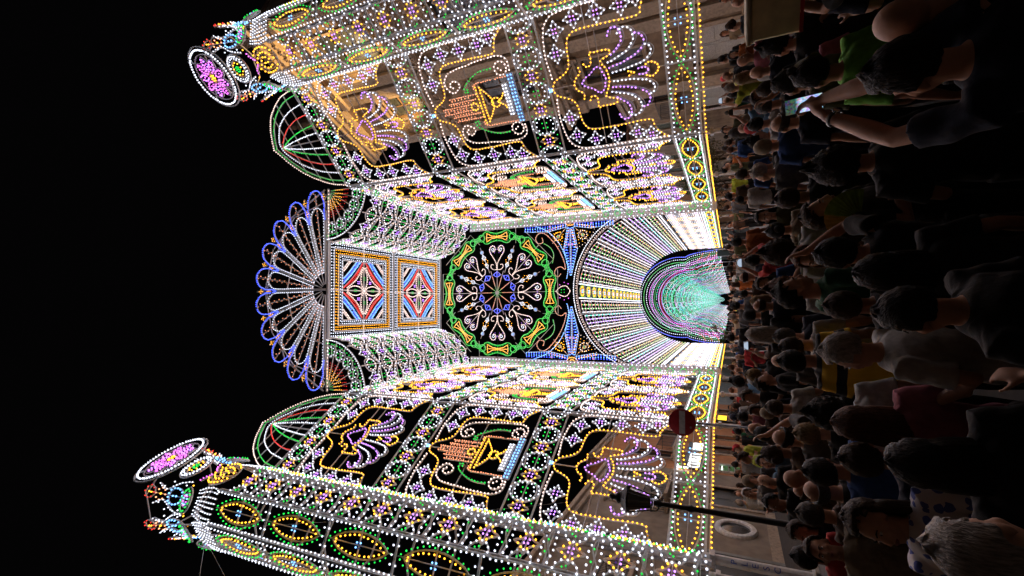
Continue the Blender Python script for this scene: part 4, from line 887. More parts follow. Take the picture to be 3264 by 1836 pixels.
def hand(bm, w, d, n, curl, side):
    d = Vector(d).normalized(); n = Vector(n); n = (n-d*n.dot(d)).normalized(); s = d.cross(n)*side
    M = Matrix((s, d, n)).transposed(); bm_ell(bm, Vector(w)+d*0.05, (0.042, 0.055, 0.017), M)
    for k, (o, L) in enumerate(((-0.031, 0.062), (-0.010, 0.075), (0.011, 0.07), (0.031, 0.055))):
        b = Vector(w)+d*0.09+s*o; c1 = b+(d*math.cos(curl*0.5)+n*math.sin(curl*0.5))*L*0.5; c2 = c1+(d*math.cos(curl*1.3)+n*math.sin(curl*1.3))*L*0.3; c3 = c2+(d*math.cos(curl*2.0)+n*math.sin(curl*2.0))*L*0.3
        bm_tube(bm, (b-d*0.02, b, c1, c2, c3), (0.0095, 0.0095, 0.009, 0.0085, 0.007), 7)
    b = Vector(w)+d*0.03-s*0.036; c1 = b+(d*0.6-s*0.75+n*0.25)*0.04; c2 = c1+(d*0.9-s*0.25+n*0.45)*0.04; bm_tube(bm, (b+s*0.012, b, c1, c2), (0.012, 0.012, 0.011, 0.008), 7)
def arm_down(s, bend=0.12): return dict(S=(s*0.185, 0, 1.385), E=(s*0.245, -0.03, 1.10), W=(s*0.25, 0.10*bend*8, 0.86), d=(0, 0.25, -1), n=(-s, 0.1, 0), curl=0.45)
def arm_fold(s): return dict(S=(s*0.185, 0, 1.385), E=(s*0.25, 0.02, 1.11), W=(s*0.10, 0.25, 1.22), d=(-s*0.5, 0.4, 0.5), n=(0, 0.4, -0.2), curl=0.7)
def arm_up(s): return dict(S=(s*0.185, 0, 1.40), E=(s*0.25, 0.24, 1.50), W=(s*0.10, 0.36, 1.72), d=(-s*0.2, 0.12, 1), n=(-s, 0.2, 0), curl=0.7)
POSES = {
 'stand': dict(L=arm_down(-1), R=arm_down(1), pitch=16, yaw=0), 'side': dict(L=arm_down(-1), R=arm_fold(1), pitch=12, yaw=42), 'level': dict(L=arm_fold(-1), R=arm_down(1), pitch=2, yaw=-18),
 'phone': dict(L=arm_up(-1), R=arm_up(1), pitch=20, yaw=0), 'onearm': dict(L=arm_down(-1), R=arm_up(1), pitch=22, yaw=10), 'fold': dict(L=arm_fold(-1), R=arm_fold(1), pitch=8, yaw=12)}
def head_matrix(po): return Matrix.Translation(HC-Vector((0, 0.0, 0.07))) @ Matrix.Rotation(math.radians(po['yaw']), 4, 'Z') @ Matrix.Rotation(math.radians(po['pitch']), 4, 'X') @ Matrix.Translation((0, 0.012, 0.07))
def shape_head(bm, H):
    R = H.to_3x3(); pt = lambda x, y, z: H @ Vector((x, y, z))
    bm_ell(bm, pt(0, -0.014, 0.034), (0.077, 0.098, 0.088), R, 18); bm_ell(bm, pt(0, 0.028, -0.028), (0.061, 0.068, 0.085), R, 18); bm_ell(bm, pt(0, 0.062, -0.09), (0.030, 0.028, 0.024), R)
    bm_tube(bm, (pt(0, 0.090, 0.012), pt(0, 0.104, -0.012), pt(0, 0.112, -0.034), pt(0, 0.098, -0.043)), (0.009, 0.011, 0.016, 0.013), 8)
    bm_ell(bm, pt(0, 0.084, 0.022), (0.048, 0.014, 0.010), R); bm_ell(bm, pt(0, 0.089, -0.066), (0.024, 0.012, 0.011), R)
    for s in (-1, 1): bm_ell(bm, pt(s*0.079, -0.004, -0.008), (0.012, 0.024, 0.033), R); bm_ell(bm, pt(s*0.042, 0.060, -0.028), (0.022, 0.022, 0.024), R)
LEGS = [((0.09, 0.0, 0.90), 0.098), ((0.10, 0.01, 0.70), 0.082), ((0.10, 0.01, 0.48), 0.056), ((0.10, -0.01, 0.32), 0.055), ((0.10, -0.015, 0.09), 0.038)]
TORSO = [(0.82, .150, .10), (0.90, .172, .118), (0.98, .168, .118), (1.06, .150, .108), (1.18, .162, .115), (1.30, .182, .118), (1.375, .170, .095), (1.42, .105, .075), (1.455, .060, .058)]
def build_body(po, voxel):
    bm = bmesh.new(); H = head_matrix(po)
    bm_tube(bm, [(0, 0, z) for z, a, b in TORSO], [(a, b) for z, a, b in TORSO], 18, up=Vector((1, 0, 0)))
    bm_tube(bm, ((0, -0.005, 1.40), (0, 0.0, 1.47), H @ Vector((0, -0.015, -0.05))), (0.062, 0.056, 0.056), 12)
    shape_head(bm, H)
    for s in (-1, 1):
        bm_tube(bm, [(s*p[0], p[1], p[2]) for p, r in LEGS], [r for p, r in LEGS], 12); bm_tube(bm, ((s*0.10, -0.06, 0.045), (s*0.105, 0.03, 0.05), (s*0.11, 0.14, 0.03), (s*0.115, 0.19, 0.022)), (0.038, 0.044, 0.04, 0.022), 10, 0.8)
    for s, k in ((-1, 'L'), (1, 'R')):
        a = po[k]; S, E, W_ = Vector(a['S']), Vector(a['E']), Vector(a['W'])
        bm_tube(bm, (S-Vector((s*0.05, 0, 0.0)), S, S.lerp(E, 0.45), E, E.lerp(W_, 0.35), W_, W_+(Vector(a['d']).normalized())*0.02), (0.052, 0.056, 0.047, 0.039, 0.042, 0.027, 0.026), 12); hand(bm, W_, a['d'], a['n'], a['curl'], s)
    return fuse(bm, voxel, 4 if voxel < 0.012 else 3)
def build_shirt(po, voxel, long=False):
    bm = bmesh.new(); T = [(z, a+0.022, b+0.024) for z, a, b in TORSO if 0.85 < z < 1.43]
    bm_tube(bm, [(0, 0, z) for z, a, b in T]+[(0, -0.004, 1.452)], [(a, b) for z, a, b in T]+[(0.078, 0.074)], 20, up=Vector((1, 0, 0)))
    for s, k in ((-1, 'L'), (1, 'R')):
        a = po[k]; S, E = Vector(a['S']), Vector(a['E']); bm_tube(bm, (S-Vector((s*0.09, 0, -0.01)), S+Vector((0, 0, 0.012)), S.lerp(E, 0.4), S.lerp(E, 0.72)), (0.066, 0.074, 0.068, 0.072), 14)
    return fuse(bm, voxel, 3, 0.0045)
def build_trousers(voxel):
    bm = bmesh.new(); bm_tube(bm, [(0, 0, z) for z in (0.80, 0.88, 0.96, 1.02)], [(0.16, 0.115), (0.19, 0.135), (0.186, 0.134), (0.172, 0.126)], 18, up=Vector((1, 0, 0)))
    for s in (-1, 1): bm_tube(bm, [(s*p[0], p[1], p[2]+(0.03 if i == 4 else 0)) for i, (p, r) in enumerate(LEGS)], [r+0.02 for p, r in LEGS], 14)
    return fuse(bm, voxel, 3)
def build_hair(kind, H):
    """a scalp of hair with strands: cap lofted over the skull, broken by noise, plus long falls where the kind has them"""
    bm = bmesh.new(); seg, rng = 40, 26; big = {'short': 1.0, 'crop': 0.965, 'long': 1.06, 'curly': 1.3, 'bun': 1.03, 'fringe': 0.97, 'cap': 1.04}[kind]
    bmesh.ops.create_uvsphere(bm, u_segments=seg, v_segments=rng, radius=1)
    rnd = random.Random(hash(kind) & 255)
    ph = [rnd.uniform(0, 6) for _ in range(8)]; kill = []
    for v in bm.verts:
        x, y, z = v.co; az_ = math.atan2(x, y)
        f = 0.022*math.sin(az_*23+ph[0]+z*7)+0.018*math.sin(az_*41+ph[1]-z*15)+0.012*math.sin(z*31+ph[2]+az_*9)
        if kind == 'curly': f += 0.10*math.sin(az_*9+ph[3]+3*math.sin(z*6+ph[4]))*math.sin(z*11+ph[5]+az_*5)
        if kind == 'cap': f *= 0.15
        r = big*(1.09+f)
        v.co = Vector((x*0.079*r, -0.016+y*0.101*r, 0.034+z*0.091*r+(0.006 if kind != 'crop' else 0)))
        front = y > 0.15; low = -0.02+0.03*math.cos(az_*3)
        line = {True: 0.52+0.16*abs(x), False: -0.62}[front]
        if not front and abs(x) > 0.55: line = -0.30 if y > -0.35 else -0.6
        if kind == 'fringe': line = max(line, -0.6); 
        if z < line or (kind == 'fringe' and z > 0.25): kill.append(v)
    bmesh.ops.delete(bm, geom=kill, context='VERTS')
    ex = bmesh.ops.solidify(bm, geom=list(bm.faces), thickness=-0.016) if kind != 'x' else None
    if kind == 'long':
        for i in range(26):
            a = math.radians(100+160*i/25)+rnd.uniform(-0.04, 0.04); x, y = 0.088*math.sin(a)*1.05, -0.016+0.108*math.cos(a); L = rnd.uniform(0.24, 0.36)
            bm_tube(bm, ((x*0.9, y*0.9, 0.05), (x*1.1, y*1.06, -0.04), (x*1.18+rnd.uniform(-.012, .012), y*1.05-0.01, -0.04-L*0.5), (x*1.1+rnd.uniform(-.02, .02), y*0.95-0.015, -0.04-L)), (0.018, 0.022, 0.02, 0.006), 6)
    if kind == 'bun': bm_ell(bm, (0, -0.135, 0.06), (0.05, 0.045, 0.048), None, 14)
    if kind in ('short', 'curly', 'long', 'bun'):
        for i in range(90 if kind != 'curly' else 150):      # loose tufts that break the outline
            a, e = rnd.uniform(0, 2*PI), rnd.uniform(0.15, 1.5); y = math.cos(a)*math.cos(e)
            if y > 0.3 and e < 0.75: continue
            d_ = Vector((math.sin(a)*math.cos(e), y, math.sin(e))); c0 = Vector((d_.x*0.085*big, -0.016+d_.y*0.106*big, 0.036+d_.z*0.096*big)); t = Vector((rnd.uniform(-1, 1), -0.8, rnd.uniform(-0.6, 0.3))); t = (t-d_*t.dot(d_)).normalized()
            bm_tube(bm, (c0-t*0.02, c0+d_*0.010, c0+t*0.026+d_*(0.006 if kind != 'curly' else 0.02)), (0.007, 0.008, 0.002), 5)
    bmesh.ops.transform(bm, matrix=H, verts=bm.verts); me = bpy.data.meshes.new('hair'); bm.to_mesh(me); bm.free(); me.polygons.foreach_set('use_smooth', np.ones(len(me.polygons), bool)); return me
EYEW = mat('eye_white', (0.7, 0.68, 0.65), 0.3, scale=60); IRIS = mat('iris', (0.03, 0.02, 0.015), 0.2, scale=60); LIPS = mat('lips', (0.30, 0.11, 0.09), 0.5, scale=60); BROW = mat('brow', (0.03, 0.02, 0.015), 0.8, scale=60)
def build_face(H):
    bm = bmesh.new(); idx = []
    def add(f, m):
        n = len(bm.faces); f(); bm.faces.ensure_lookup_table()
        for k in range(n, len(bm.faces)): bm.faces[k].material_index = m
    for s in (-1, 1):
        add(lambda: bm_ell(bm, (s*0.031, 0.0815, 0.004), (0.0135, 0.0105, 0.0075), None, 10), 0); add(lambda: bm_ell(bm, (s*0.031, 0.0888, 0.004), (0.0058, 0.004, 0.0058), None, 8), 1)
        add(lambda: bm_tube(bm, ((s*0.014, 0.097, 0.022), (s*0.032, 0.094, 0.028), (s*0.05, 0.078, 0.022)), (0.004, 0.005, 0.003), 6), 3)
    add(lambda: bm_tube(bm, ((-0.024, 0.089, -0.064), (-0.008, 0.1005, -0.0615), (0.008, 0.1005, -0.0615), (0.024, 0.089, -0.064)), (0.003, 0.006, 0.006, 0.003), 6), 2); add(lambda: bm_tube(bm, ((-0.02, 0.09, -0.068), (0, 0.1, -0.071), (0.02, 0.09, -0.068)), (0.003, 0.007, 0.003), 6), 2)
    bmesh.ops.transform(bm, matrix=H, verts=bm.verts); me = bpy.data.meshes.new('face_details'); bm.to_mesh(me); bm.free()
    for m in (EYEW, IRIS, LIPS, BROW): me.materials.append(m)
    me.polygons.foreach_set('use_smooth', np.ones(len(me.polygons), bool)); return me
SKINS = [mat('skin_%d' % i, c, 0.55, bump=0.04, scale=40, col2=tuple(v*0.85 for v in c), spec=0.2) for i, c in enumerate(((0.40, 0.215, 0.14), (0.33, 0.17, 0.105), (0.47, 0.27, 0.18), (0.27, 0.14, 0.085)))]
def hairmat(k, c):
    m = mat('hair_'+k, c, 0.6, bump=0.6, scale=1.0, col2=tuple(v*0.4 for v in c), spec=0.12); t = m.node_tree; tc = [n for n in t.nodes if n.type == 'TEX_COORD'][0]; nz = [n for n in t.nodes if n.type == 'TEX_NOISE'][0]
    mp = t.nodes.new('ShaderNodeMapping'); mp.inputs['Scale'].default_value = (170, 60, 28); t.links.new(tc.outputs['Object'], mp.inputs[0]); t.links.new(mp.outputs[0], nz.inputs['Vector']); nz.inputs['Detail'].default_value = 3; return m
HAIRS = {k: hairmat(k, c) for k, c in dict(black=(0.010, 0.008, 0.007), brown=(0.040, 0.022, 0.012), auburn=(0.09, 0.034, 0.015), blonde=(0.24, 0.16, 0.075), grey=(0.075, 0.068, 0.062), white=(0.36, 0.33, 0.30)).items()}
CL = dict(navy=(0.012, 0.018, 0.04), black=(0.012, 0.012, 0.013), white=(0.62, 0.62, 0.6), grey=(0.16, 0.16, 0.165), green=(0.20, 0.58, 0.06), emerald=(0.012, 0.11, 0.05), yellow=(0.62, 0.40, 0.02), red=(0.62, 0.04, 0.045), blue=(0.035, 0.10, 0.32), sky=(0.16, 0.34, 0.55), olive=(0.09, 0.09, 0.035), beige=(0.38, 0.30, 0.2), orange=(0.5, 0.13, 0.02), lime=(0.42, 0.48, 0.03), pink=(0.5, 0.15, 0.2), brown=(0.10, 0.055, 0.03))
CLOTH = {k: mat('cloth_'+k, tuple(v*0.62 for v in c), 0.9, bump=0.25, scale=28, col2=tuple(v*0.45 for v in c)) for k, c in CL.items()}
def floral():
    m, t, p = _new('cloth_floral'); tc = t.nodes.new('ShaderNodeTexCoord'); v = t.nodes.new('ShaderNodeTexVoronoi'); v.inputs['Scale'].default_value = 16; n = t.nodes.new('ShaderNodeTexNoise'); n.inputs['Scale'].default_value = 14
    t.links.new(tc.outputs['Object'], n.inputs['Vector']); t.links.new(tc.outputs['Object'], v.inputs['Vector']); a = t.nodes.new('ShaderNodeMath'); a.operation = 'ADD'; t.links.new(v.outputs['Distance'], a.inputs[0]); t.links.new(n.outputs['Fac'], a.inputs[1])
    r = t.nodes.new('ShaderNodeValToRGB'); r.color_ramp.interpolation = 'CONSTANT'; r.color_ramp.elements[0].color = (0.06, 0.09, 0.35, 1); r.color_ramp.elements[1].position = 0.86; r.color_ramp.elements[1].color = (0.6, 0.58, 0.6, 1); t.links.new(a.outputs[0], r.inputs[0]); t.links.new(r.outputs[0], p.inputs['Base Color']); p.inputs['Roughness'].default_value = 0.9; return m
CLOTH['floral'] = floral()
def banded():
    m, t, p = _new('cloth_banded'); tc = t.nodes.new('ShaderNodeTexCoord'); sx = t.nodes.new('ShaderNodeSeparateXYZ'); t.links.new(tc.outputs['Object'], sx.inputs[0]); r = t.nodes.new('ShaderNodeValToRGB'); r.color_ramp.interpolation = 'CONSTANT'; mr = t.nodes.new('ShaderNodeMapRange'); mr.inputs[1].default_value = 0.85; mr.inputs[2].default_value = 1.47; t.links.new(sx.outputs['Z'], mr.inputs[0])
    e = r.color_ramp.elements; e[0].color = (0.7, 0.42, 0.02, 1); e[1].position = 0.62; e[1].color = (0.012, 0.012, 0.014, 1)
    for pos, c_ in ((0.74, (0.62, 0.40, 0.02, 1)), (0.90, (0.012, 0.012, 0.014, 1))): q = e.new(pos); q.color = c_
    t.links.new(mr.outputs[0], r.inputs[0]); t.links.new(r.outputs[0], p.inputs['Base Color']); p.inputs['Roughness'].default_value = 0.9; return m
CLOTH['banded'] = banded()
CACHE = {}
def get(key, fn):
    if key not in CACHE: CACHE[key] = fn()
    return CACHE[key]
def objmat(o, m):
    if not o.data.materials: o.data.materials.append(m)
    o.material_slots[0].link = 'OBJECT'; o.material_slots[0].material = m
NP = [0]; SPOTS = []; PN = []
def person(x, y, yaw, pose='stand', hair='short', hcol='brown', shirt='navy', scale=1.0, skin=None, label=None, group=None, hi=False, trousers='black', face=None, po=None):
    po = po or POSES[pose]; vx = 0.0095 if hi else 0.022; k = (pose, hi)
    b = link('person', get(('b',)+k, lambda: build_body(po, vx))); b.location = (x, y, gz(y)); b.rotation_euler.z = math.radians(yaw); b.scale = (scale,)*3
    objmat(b, SKINS[random.randrange(4) if skin is None else skin]); H = head_matrix(po)
    s = link('shirt', get(('s',)+k, lambda: build_shirt(po, vx)), b); objmat(s, CLOTH[shirt]); t = link('trousers', get(('t', hi), lambda: build_trousers(vx)), b); objmat(t, CLOTH[trousers])
    if hair != 'bald': h = link('hair' if hair != 'cap' else 'cap', get(('h', hair, pose), lambda: build_hair(hair, H)), b); objmat(h, HAIRS[hcol] if hair != 'cap' else CLOTH[hcol])
    if face is None: face = abs(((yaw+180) % 360)-180) > 50
    if face: link('face_details', get(('f', pose), lambda: build_face(H)), b)
    PN.append(b.name); tag(b, label, 'person', group); NP[0] += 1; SPOTS.append((x, y, 0.255*scale)); return b
def head_at(px, py, yaw, scale=1.0, pose='stand', dist=None):
    """plan position that puts the head of a person standing on the street at a pixel of the photograph"""
    d = ray(px, py); po = POSES.get(pose, POSES['stand']); hl = head_matrix(po) @ Vector((0, 0, 0.01)); D = 3.0
    for _ in range(40):
        kk = D/math.hypot(d.x, d.y); P = CAM+d*kk; want = gz(P.y)+hl.z*scale
        sl = -d.z/math.hypot(d.x, d.y); D2 = (CAM.z-want)/sl if sl > 0.002 else 60; D = 0.5*D+0.5*min(max(D2, 0.5), 60)
    if dist: D = dist
    P = CAM+d*(D/math.hypot(d.x, d.y)); a = math.radians(yaw); ox, oy = hl.x*scale, hl.y*scale
    return P.x-(ox*math.cos(a)-oy*math.sin(a)), P.y-(ox*math.sin(a)+oy*math.cos(a))
G1 = 'people standing close in the crowd'
NEAR = [
 # px, py, yaw, pose, hair, hair colour, shirt, scale, skin, label
 (2889, 62, 5, 'level', 'bald', 'black', 'navy', 1.0, 0, 'bald person in a dark navy shirt beside the person filming'),
 (2600, 240, 8, 'stand', 'short', 'black', 'green', 1.02, 1, 'person in a bright green t-shirt seen from behind'),
 (2483, 150, -20, 'side', 'curly', 'black', 'black', 1.0, 1, 'person with dark curls in black beside the bright green t-shirt'),
 (2416, 232, 0, 'stand', 'bald', 'black', 'navy', 1.0, 2, 'bald person in navy beyond the bright green t-shirt'),
 (2450, 286, 0, 'stand', 'crop', 'brown', 'black', 1.0, 0, 'person with cropped hair straight ahead of the raised phone'),
 (2447, 338, 10, 'level', 'short', 'grey', 'grey', 0.98, 2, 'grey haired person in a grey shirt beyond the raised phone'),
 (2493, 397, 12, 'stand', 'fringe', 'grey', 'navy', 1.0, 2, 'balding person with a grey fringe next to the raised phone'),
 (2416, 398, 0, 'stand', 'short', 'black', 'white', 1.0, 0, 'dark haired person in a white shirt before the balding one'),
 (2686, 528, 15, 'level', 'curly', 'black', 'black', 0.98, 1, 'person with a great head of black curls in black'),
 (2440, 470, 0, 'stand', 'cap', 'beige', 'blue', 1.0, 0, 'person in a pale cap and blue shirt'),
 (2430, 555, 0, 'side', 'short', 'white', 'grey', 1.0, 2, 'white haired person in a grey shirt ahead of the black curls'),
 (2520, 632, -5, 'stand', 'short', 'brown', 'black', 1.0, 1, 'brown haired person in black next to the one with the fan'),
 (2622, 671, -128, 'fold', 'long', 'brown', 'black', 0.97, 2, 'person with long brown hair holding a leaf green hand fan'),
 (2440, 690, -170, 'level', 'long', 'black', 'olive', 0.97, 0, 'person with long black hair and olive top facing back'),
 (2584, 820, 172, 'level', 'long', 'auburn', 'brown', 0.96, 1, 'person with auburn hair and dark glasses facing the camera'),
 (2675, 812, 5, 'onearm', 'short', 'black', 'black', 1.0, 1, 'black haired person in black with one arm raised'),
 (2536, 925, -62, 'level', 'short', 'black', 'emerald', 1.07, 0, 'person in an emerald polo shirt seen from the side'),
 (2395, 1006, 10, 'stand', 'cap', 'black', 'black', 1.0, 0, 'person in a black cap and black shirt'),
 (2421, 1075, 0, 'stand', 'crop', 'brown', 'black', 1.0, 1, 'crop haired person in black ahead of the yellow banded shirt'),
 (2509, 1077, 20, 'stand', 'crop', 'grey', 'navy', 1.0, 0, 'grey cropped person in navy ahead of the yellow banded shirt'),
 (2536, 1150, 0, 'stand', 'short', 'black', 'banded', 1.03, 1, 'person in a yellow shirt with black bands'),
 (2708, 1126, 70, 'level', 'short', 'white', 'white', 1.0, 0, 'white haired person in a white shirt close behind the yellow banded one'),
 (2915, 998, 52, 'level', 'crop', 'black', 'black', 0.98, 1, 'black haired person close by turning the head aside'),
 (2490, 1150, 0, 'stand', 'bald', 'black', 'grey', 0.98, 2, 'bald person in grey just ahead of the yellow banded shirt'),
 (2584, 1380, 0, 'stand', 'short', 'blonde', 'black', 0.96, 2, 'blonde person in black with a short bob'),
 (2655, 1318, 15, 'stand', 'curly', 'black', 'white', 0.96, 1, 'person with black curls in a white top'),
 (2745, 1356, -12, 'side', 'long', 'auburn', 'pink', 0.97, 0, 'person with long auburn hair in a pink top'),
 (2480, 1300, 5, 'fold', 'short', 'brown', 'white', 0.98, 0, 'brown haired person in a white shirt with folded arms'),
 (2440, 1475, 160, 'onearm', 'bun', 'brown', 'sky', 0.97, 2, 'person in a light blue top with a raised arm facing back'),
 (2388, 1575, 150, 'fold', 'cap', 'white', 'white', 1.0, 1, 'person in a white cap and white shirt near the lantern post'),
 (2470, 1605, 165, 'level', 'short', 'black', 'black', 0.98, 1, 'black haired person in black facing back near the lantern post'),
 (2628, 1500, 0, 'stand', 'short', 'black', 'blue', 1.0, 1, 'black haired person in a blue shirt'),
 (2610, 1565, 10, 'stand', 'fringe', 'grey', 'black', 1.0, 0, 'balding person in black beside the blue shirt'),
 (2536, 1525, 0, 'level', 'bald', 'black', 'olive', 1.0, 1, 'bald person in olive ahead of the blue shirt'),
 (2597, 1640, -20, 'side', 'short', 'grey', 'brown', 0.98, 0, 'grey haired person in brown beside the floral top'),
 (2560, 1700, 170, 'level', 'long', 'brown', 'navy', 0.95, 0, 'person with long brown hair in navy behind the floral top'),
 (2792, 1672, 168, 'level', 'long', 'brown', 'floral', 0.97, 2, 'person with long brown hair in a white and blue floral top facing the camera'),
 (3160, 1752, 0, 'level', 'short', 'white', 'grey', 1.0, 2, 'person with a full head of white hair at the very front'),
 (2575, 1772, 0, 'stand', 'short', 'black', 'red', 0.98, 1, 'black haired person in a red shirt beside the floral top'),
 (2405, 700+130, 0, 'phone', 'short', 'black', 'red', 1.0, 1, 'person in red holding up a small bright phone'),
 (2700, 975, 10, 'stand', 'short', 'brown', 'black', 0.95, 3, 'short brown haired person in black behind the emerald polo'),
 (2480, 735, 0, 'stand', 'bun', 'black', 'beige', 0.96, 0, 'person with a black bun and beige top'),
 (2440, 905, 175, 'level', 'long', 'brown', 'blue', 0.95, 2, 'person with long brown hair in blue facing back'),
 (2420, 960, 0, 'stand', 'long', 'blonde', 'white', 0.95, 2, 'person with long blonde hair in white'),
 (2820, 870, 10, 'stand', 'long', 'black', 'black', 0.94, 1, 'person with long black hair in black behind the raised arm'),
 (2760, 700+760, 0, 'stand', 'short', 'brown', 'navy', 0.96, 1, 'brown haired person in navy behind the blue shirt'),
 (2950, 1470, 0, 'stand', 'long', 'black', 'black', 0.95, 1, 'person with long black hair in black close to the camera'),
]
PHQ = []
for px, py, yaw, pose, hair, hc, sh, sc_, sk, lb in NEAR:
    x, y = head_at(px, py, yaw, sc_, pose); b_ = person(x, y, yaw, pose, hair, hc, sh, sc_, sk, lb, G1, hi=True)
    if pose == 'phone': PHQ.append(b_)
# the person filming: arms follow the photograph, phone between the hands
hx, hy = head_at(2907, 223, 0, 1.02, 'stand'); hz0 = gz(hy)
def world_at(px, py, D): d = ray(px, py); return CAM+d*(D/math.hypot(d.x, d.y))
D0 = math.hypot(hx-CAM.x, hy-CAM.y)
def loc(v): return ((v.x-hx)/1.02, (v.y-hy)/1.02, (v.z-hz0)/1.02)
phc = world_at(2562, 333, D0+0.52); wl, wr = world_at(2640, 372, D0+0.44), world_at(2632, 312, D0+0.44); el, er = world_at(2850, 440, D0+0.16), world_at(2800, 256, D0+0.22)
pv = lambda a, b: Vector(loc(a))-Vector(loc(b))
FP = dict(L=dict(S=(-0.19, 0.0, 1.385), E=loc(el), W=loc(wl), d=pv(phc, wl), n=(1, 0.25, 0), curl=0.8), R=dict(S=(0.19, 0.0, 1.385), E=loc(er), W=loc(wr), d=pv(phc, wr), n=(-1, 0.25, 0), curl=0.8), pitch=10, yaw=14)
POSES['filming'] = FP
pm = person(hx, hy, 0, 'filming', 'short', 'black', 'navy', 1.02, 0, 'black haired person in navy filming with both arms raised', G1, hi=True)
ph = empty('phone', phc, 0, 'slim phone held up in both hands, its screen showing the lights', 'phone'); ph.rotation_euler = (math.radians(-14), math.radians(-4), math.radians(-20))
boxo('case', ph, DARK, (-0.038, 0.038, -0.004, 0.005, -0.082, 0.082), bevel=0.003)
def screen_mat():
    m, t, p = _new('phone_screen'); t.nodes.remove(p); e = t.nodes.new('ShaderNodeEmission'); tc = t.nodes.new('ShaderNodeTexCoord'); v = t.nodes.new('ShaderNodeTexVoronoi'); v.inputs['Scale'].default_value = 130; t.links.new(tc.outputs['Object'], v.inputs['Vector'])
    sx = t.nodes.new('ShaderNodeSeparateXYZ'); t.links.new(tc.outputs['Object'], sx.inputs[0]); r = t.nodes.new('ShaderNodeValToRGB'); mr = t.nodes.new('ShaderNodeMapRange'); mr.inputs[1].default_value = -0.08; mr.inputs[2].default_value = 0.08; t.links.new(sx.outputs['Z'], mr.inputs[0])
    e_ = r.color_ramp.elements; e_[0].color = (0.35, 0.42, 0.6, 1); e_[1].color = (0.03, 0.05, 0.05, 1); e_[0].position = 0.58; e_[1].position = 0.72; t.links.new(mr.outputs[0], r.inputs[0])
    mx = t.nodes.new('ShaderNodeMix'); mx.data_type = 'RGBA'; mx.blend_type = 'SOFT_LIGHT'; mx.inputs[0].default_value = 0.8; t.links.new(r.outputs[0], mx.inputs[6]); t.links.new(v.outputs['Color'], mx.inputs[7]); t.links.new(mx.outputs[2], e.inputs[0]); e.inputs[1].default_value = 0.65
    t.links.new(e.outputs[0], t.nodes['Material Output'].inputs[0]); return m
boxo('screen', ph, screen_mat(), (-0.035, 0.035, -0.0062, -0.0042, -0.078, 0.078))
wt = empty('wristwatch', Vector(wl)*0.88+Vector(el)*0.12, 0, 'round metal wristwatch on the arm of the person filming', 'watch'); av = (wl-el).normalized(); wt.rotation_euler = av.to_track_quat('Z', 'Y').to_euler()
lathe('strap', wt, DARK, [(0.036, -0.011), (0.039, -0.011), (0.039, 0.011), (0.036, 0.011), (0.036, -0.011)], 20); o = lathe('dial', wt, mat('watch_steel', (0.7, 0.72, 0.72), 0.2, metal=1.0, scale=40), [(0.0, -0.004), (0.019, -0.004), (0.021, 0.0), (0.019, 0.005), (0.0, 0.006)], 18); o.location = (-0.040, -0.006, 0); o.rotation_euler = (0, -PI/2, 0)
# leaf green hand fan
fx, fy = head_at(2622, 671, -128, 0.97, 'fold'); fp = world_at(2745, 695, math.hypot(fx-CAM.x, fy-CAM.y)-0.30)
fn = empty('hand_fan', fp, 0, 'pleated leaf green and ochre hand fan held before the chest', 'fan'); fn.rotation_euler = (0.15, 0.5, 0.3)
FG = [mat('fan_green', (0.16, 0.20, 0.05), 0.8, scale=20), mat('fan_ochre', (0.3, 0.2, 0.06), 0.8, scale=20)]
for i in range(14):
    a0, a1 = math.radians(20+10*i), math.radians(30+10*i); bm = bmesh.new(); V = [bm.verts.new((r*math.cos(a), yy, r*math.sin(a))) for a, yy in ((a0, 0), ((a0+a1)/2, 0.006), (a1, 0)) for r in (0.05, 0.22)]
    bm.faces.new((V[0], V[1], V[3], V[2])); bm.faces.new((V[2], V[3], V[5], V[4])); bmesh.ops.solidify(bm, geom=list(bm.faces), thickness=0.002); me = bpy.data.meshes.new('leaf'); bm.to_mesh(me); bm.free(); me.materials.append(FG[0 if i < 9 else 1]); link('leaf', me, fn)
boxo('handle', fn, WOODD, (-0.008, 0.008, -0.003, 0.006, -0.09, 0.06), bevel=0.002)
def hold_phone(b, lb):
    """a phone between the raised hands of a person"""
    q = Matrix.Translation(b.location) @ Matrix.Rotation(b.rotation_euler.z, 4, 'Z') @ Matrix.Scale(b.scale.x, 4) @ Vector((0, 0.385, 1.81))
    t = empty('phone', q, b.rotation_euler.z, 'lit phone held up by the '+lb, 'phone', 'phones held up in the crowd'); t.rotation_euler.x = -0.2
    w = lb.split(); t['label'] = ' '.join(('lit phone held up by the '+lb).split()[:16])
    link('case', get(('pc',), lambda: box_mesh('case', [(-0.076, 0.076, -0.004, 0.005, -0.037, 0.037)], DARK, 0.003)), t); link('screen', get(('ps',), lambda: box_mesh('screen', [(-0.072, 0.072, -0.0062, -0.0042, -0.034, 0.034)], emit('small_screen', (0.5, 0.6, 0.75), 0.35))), t)
for b_ in PHQ: hold_phone(b_, 'person in red')
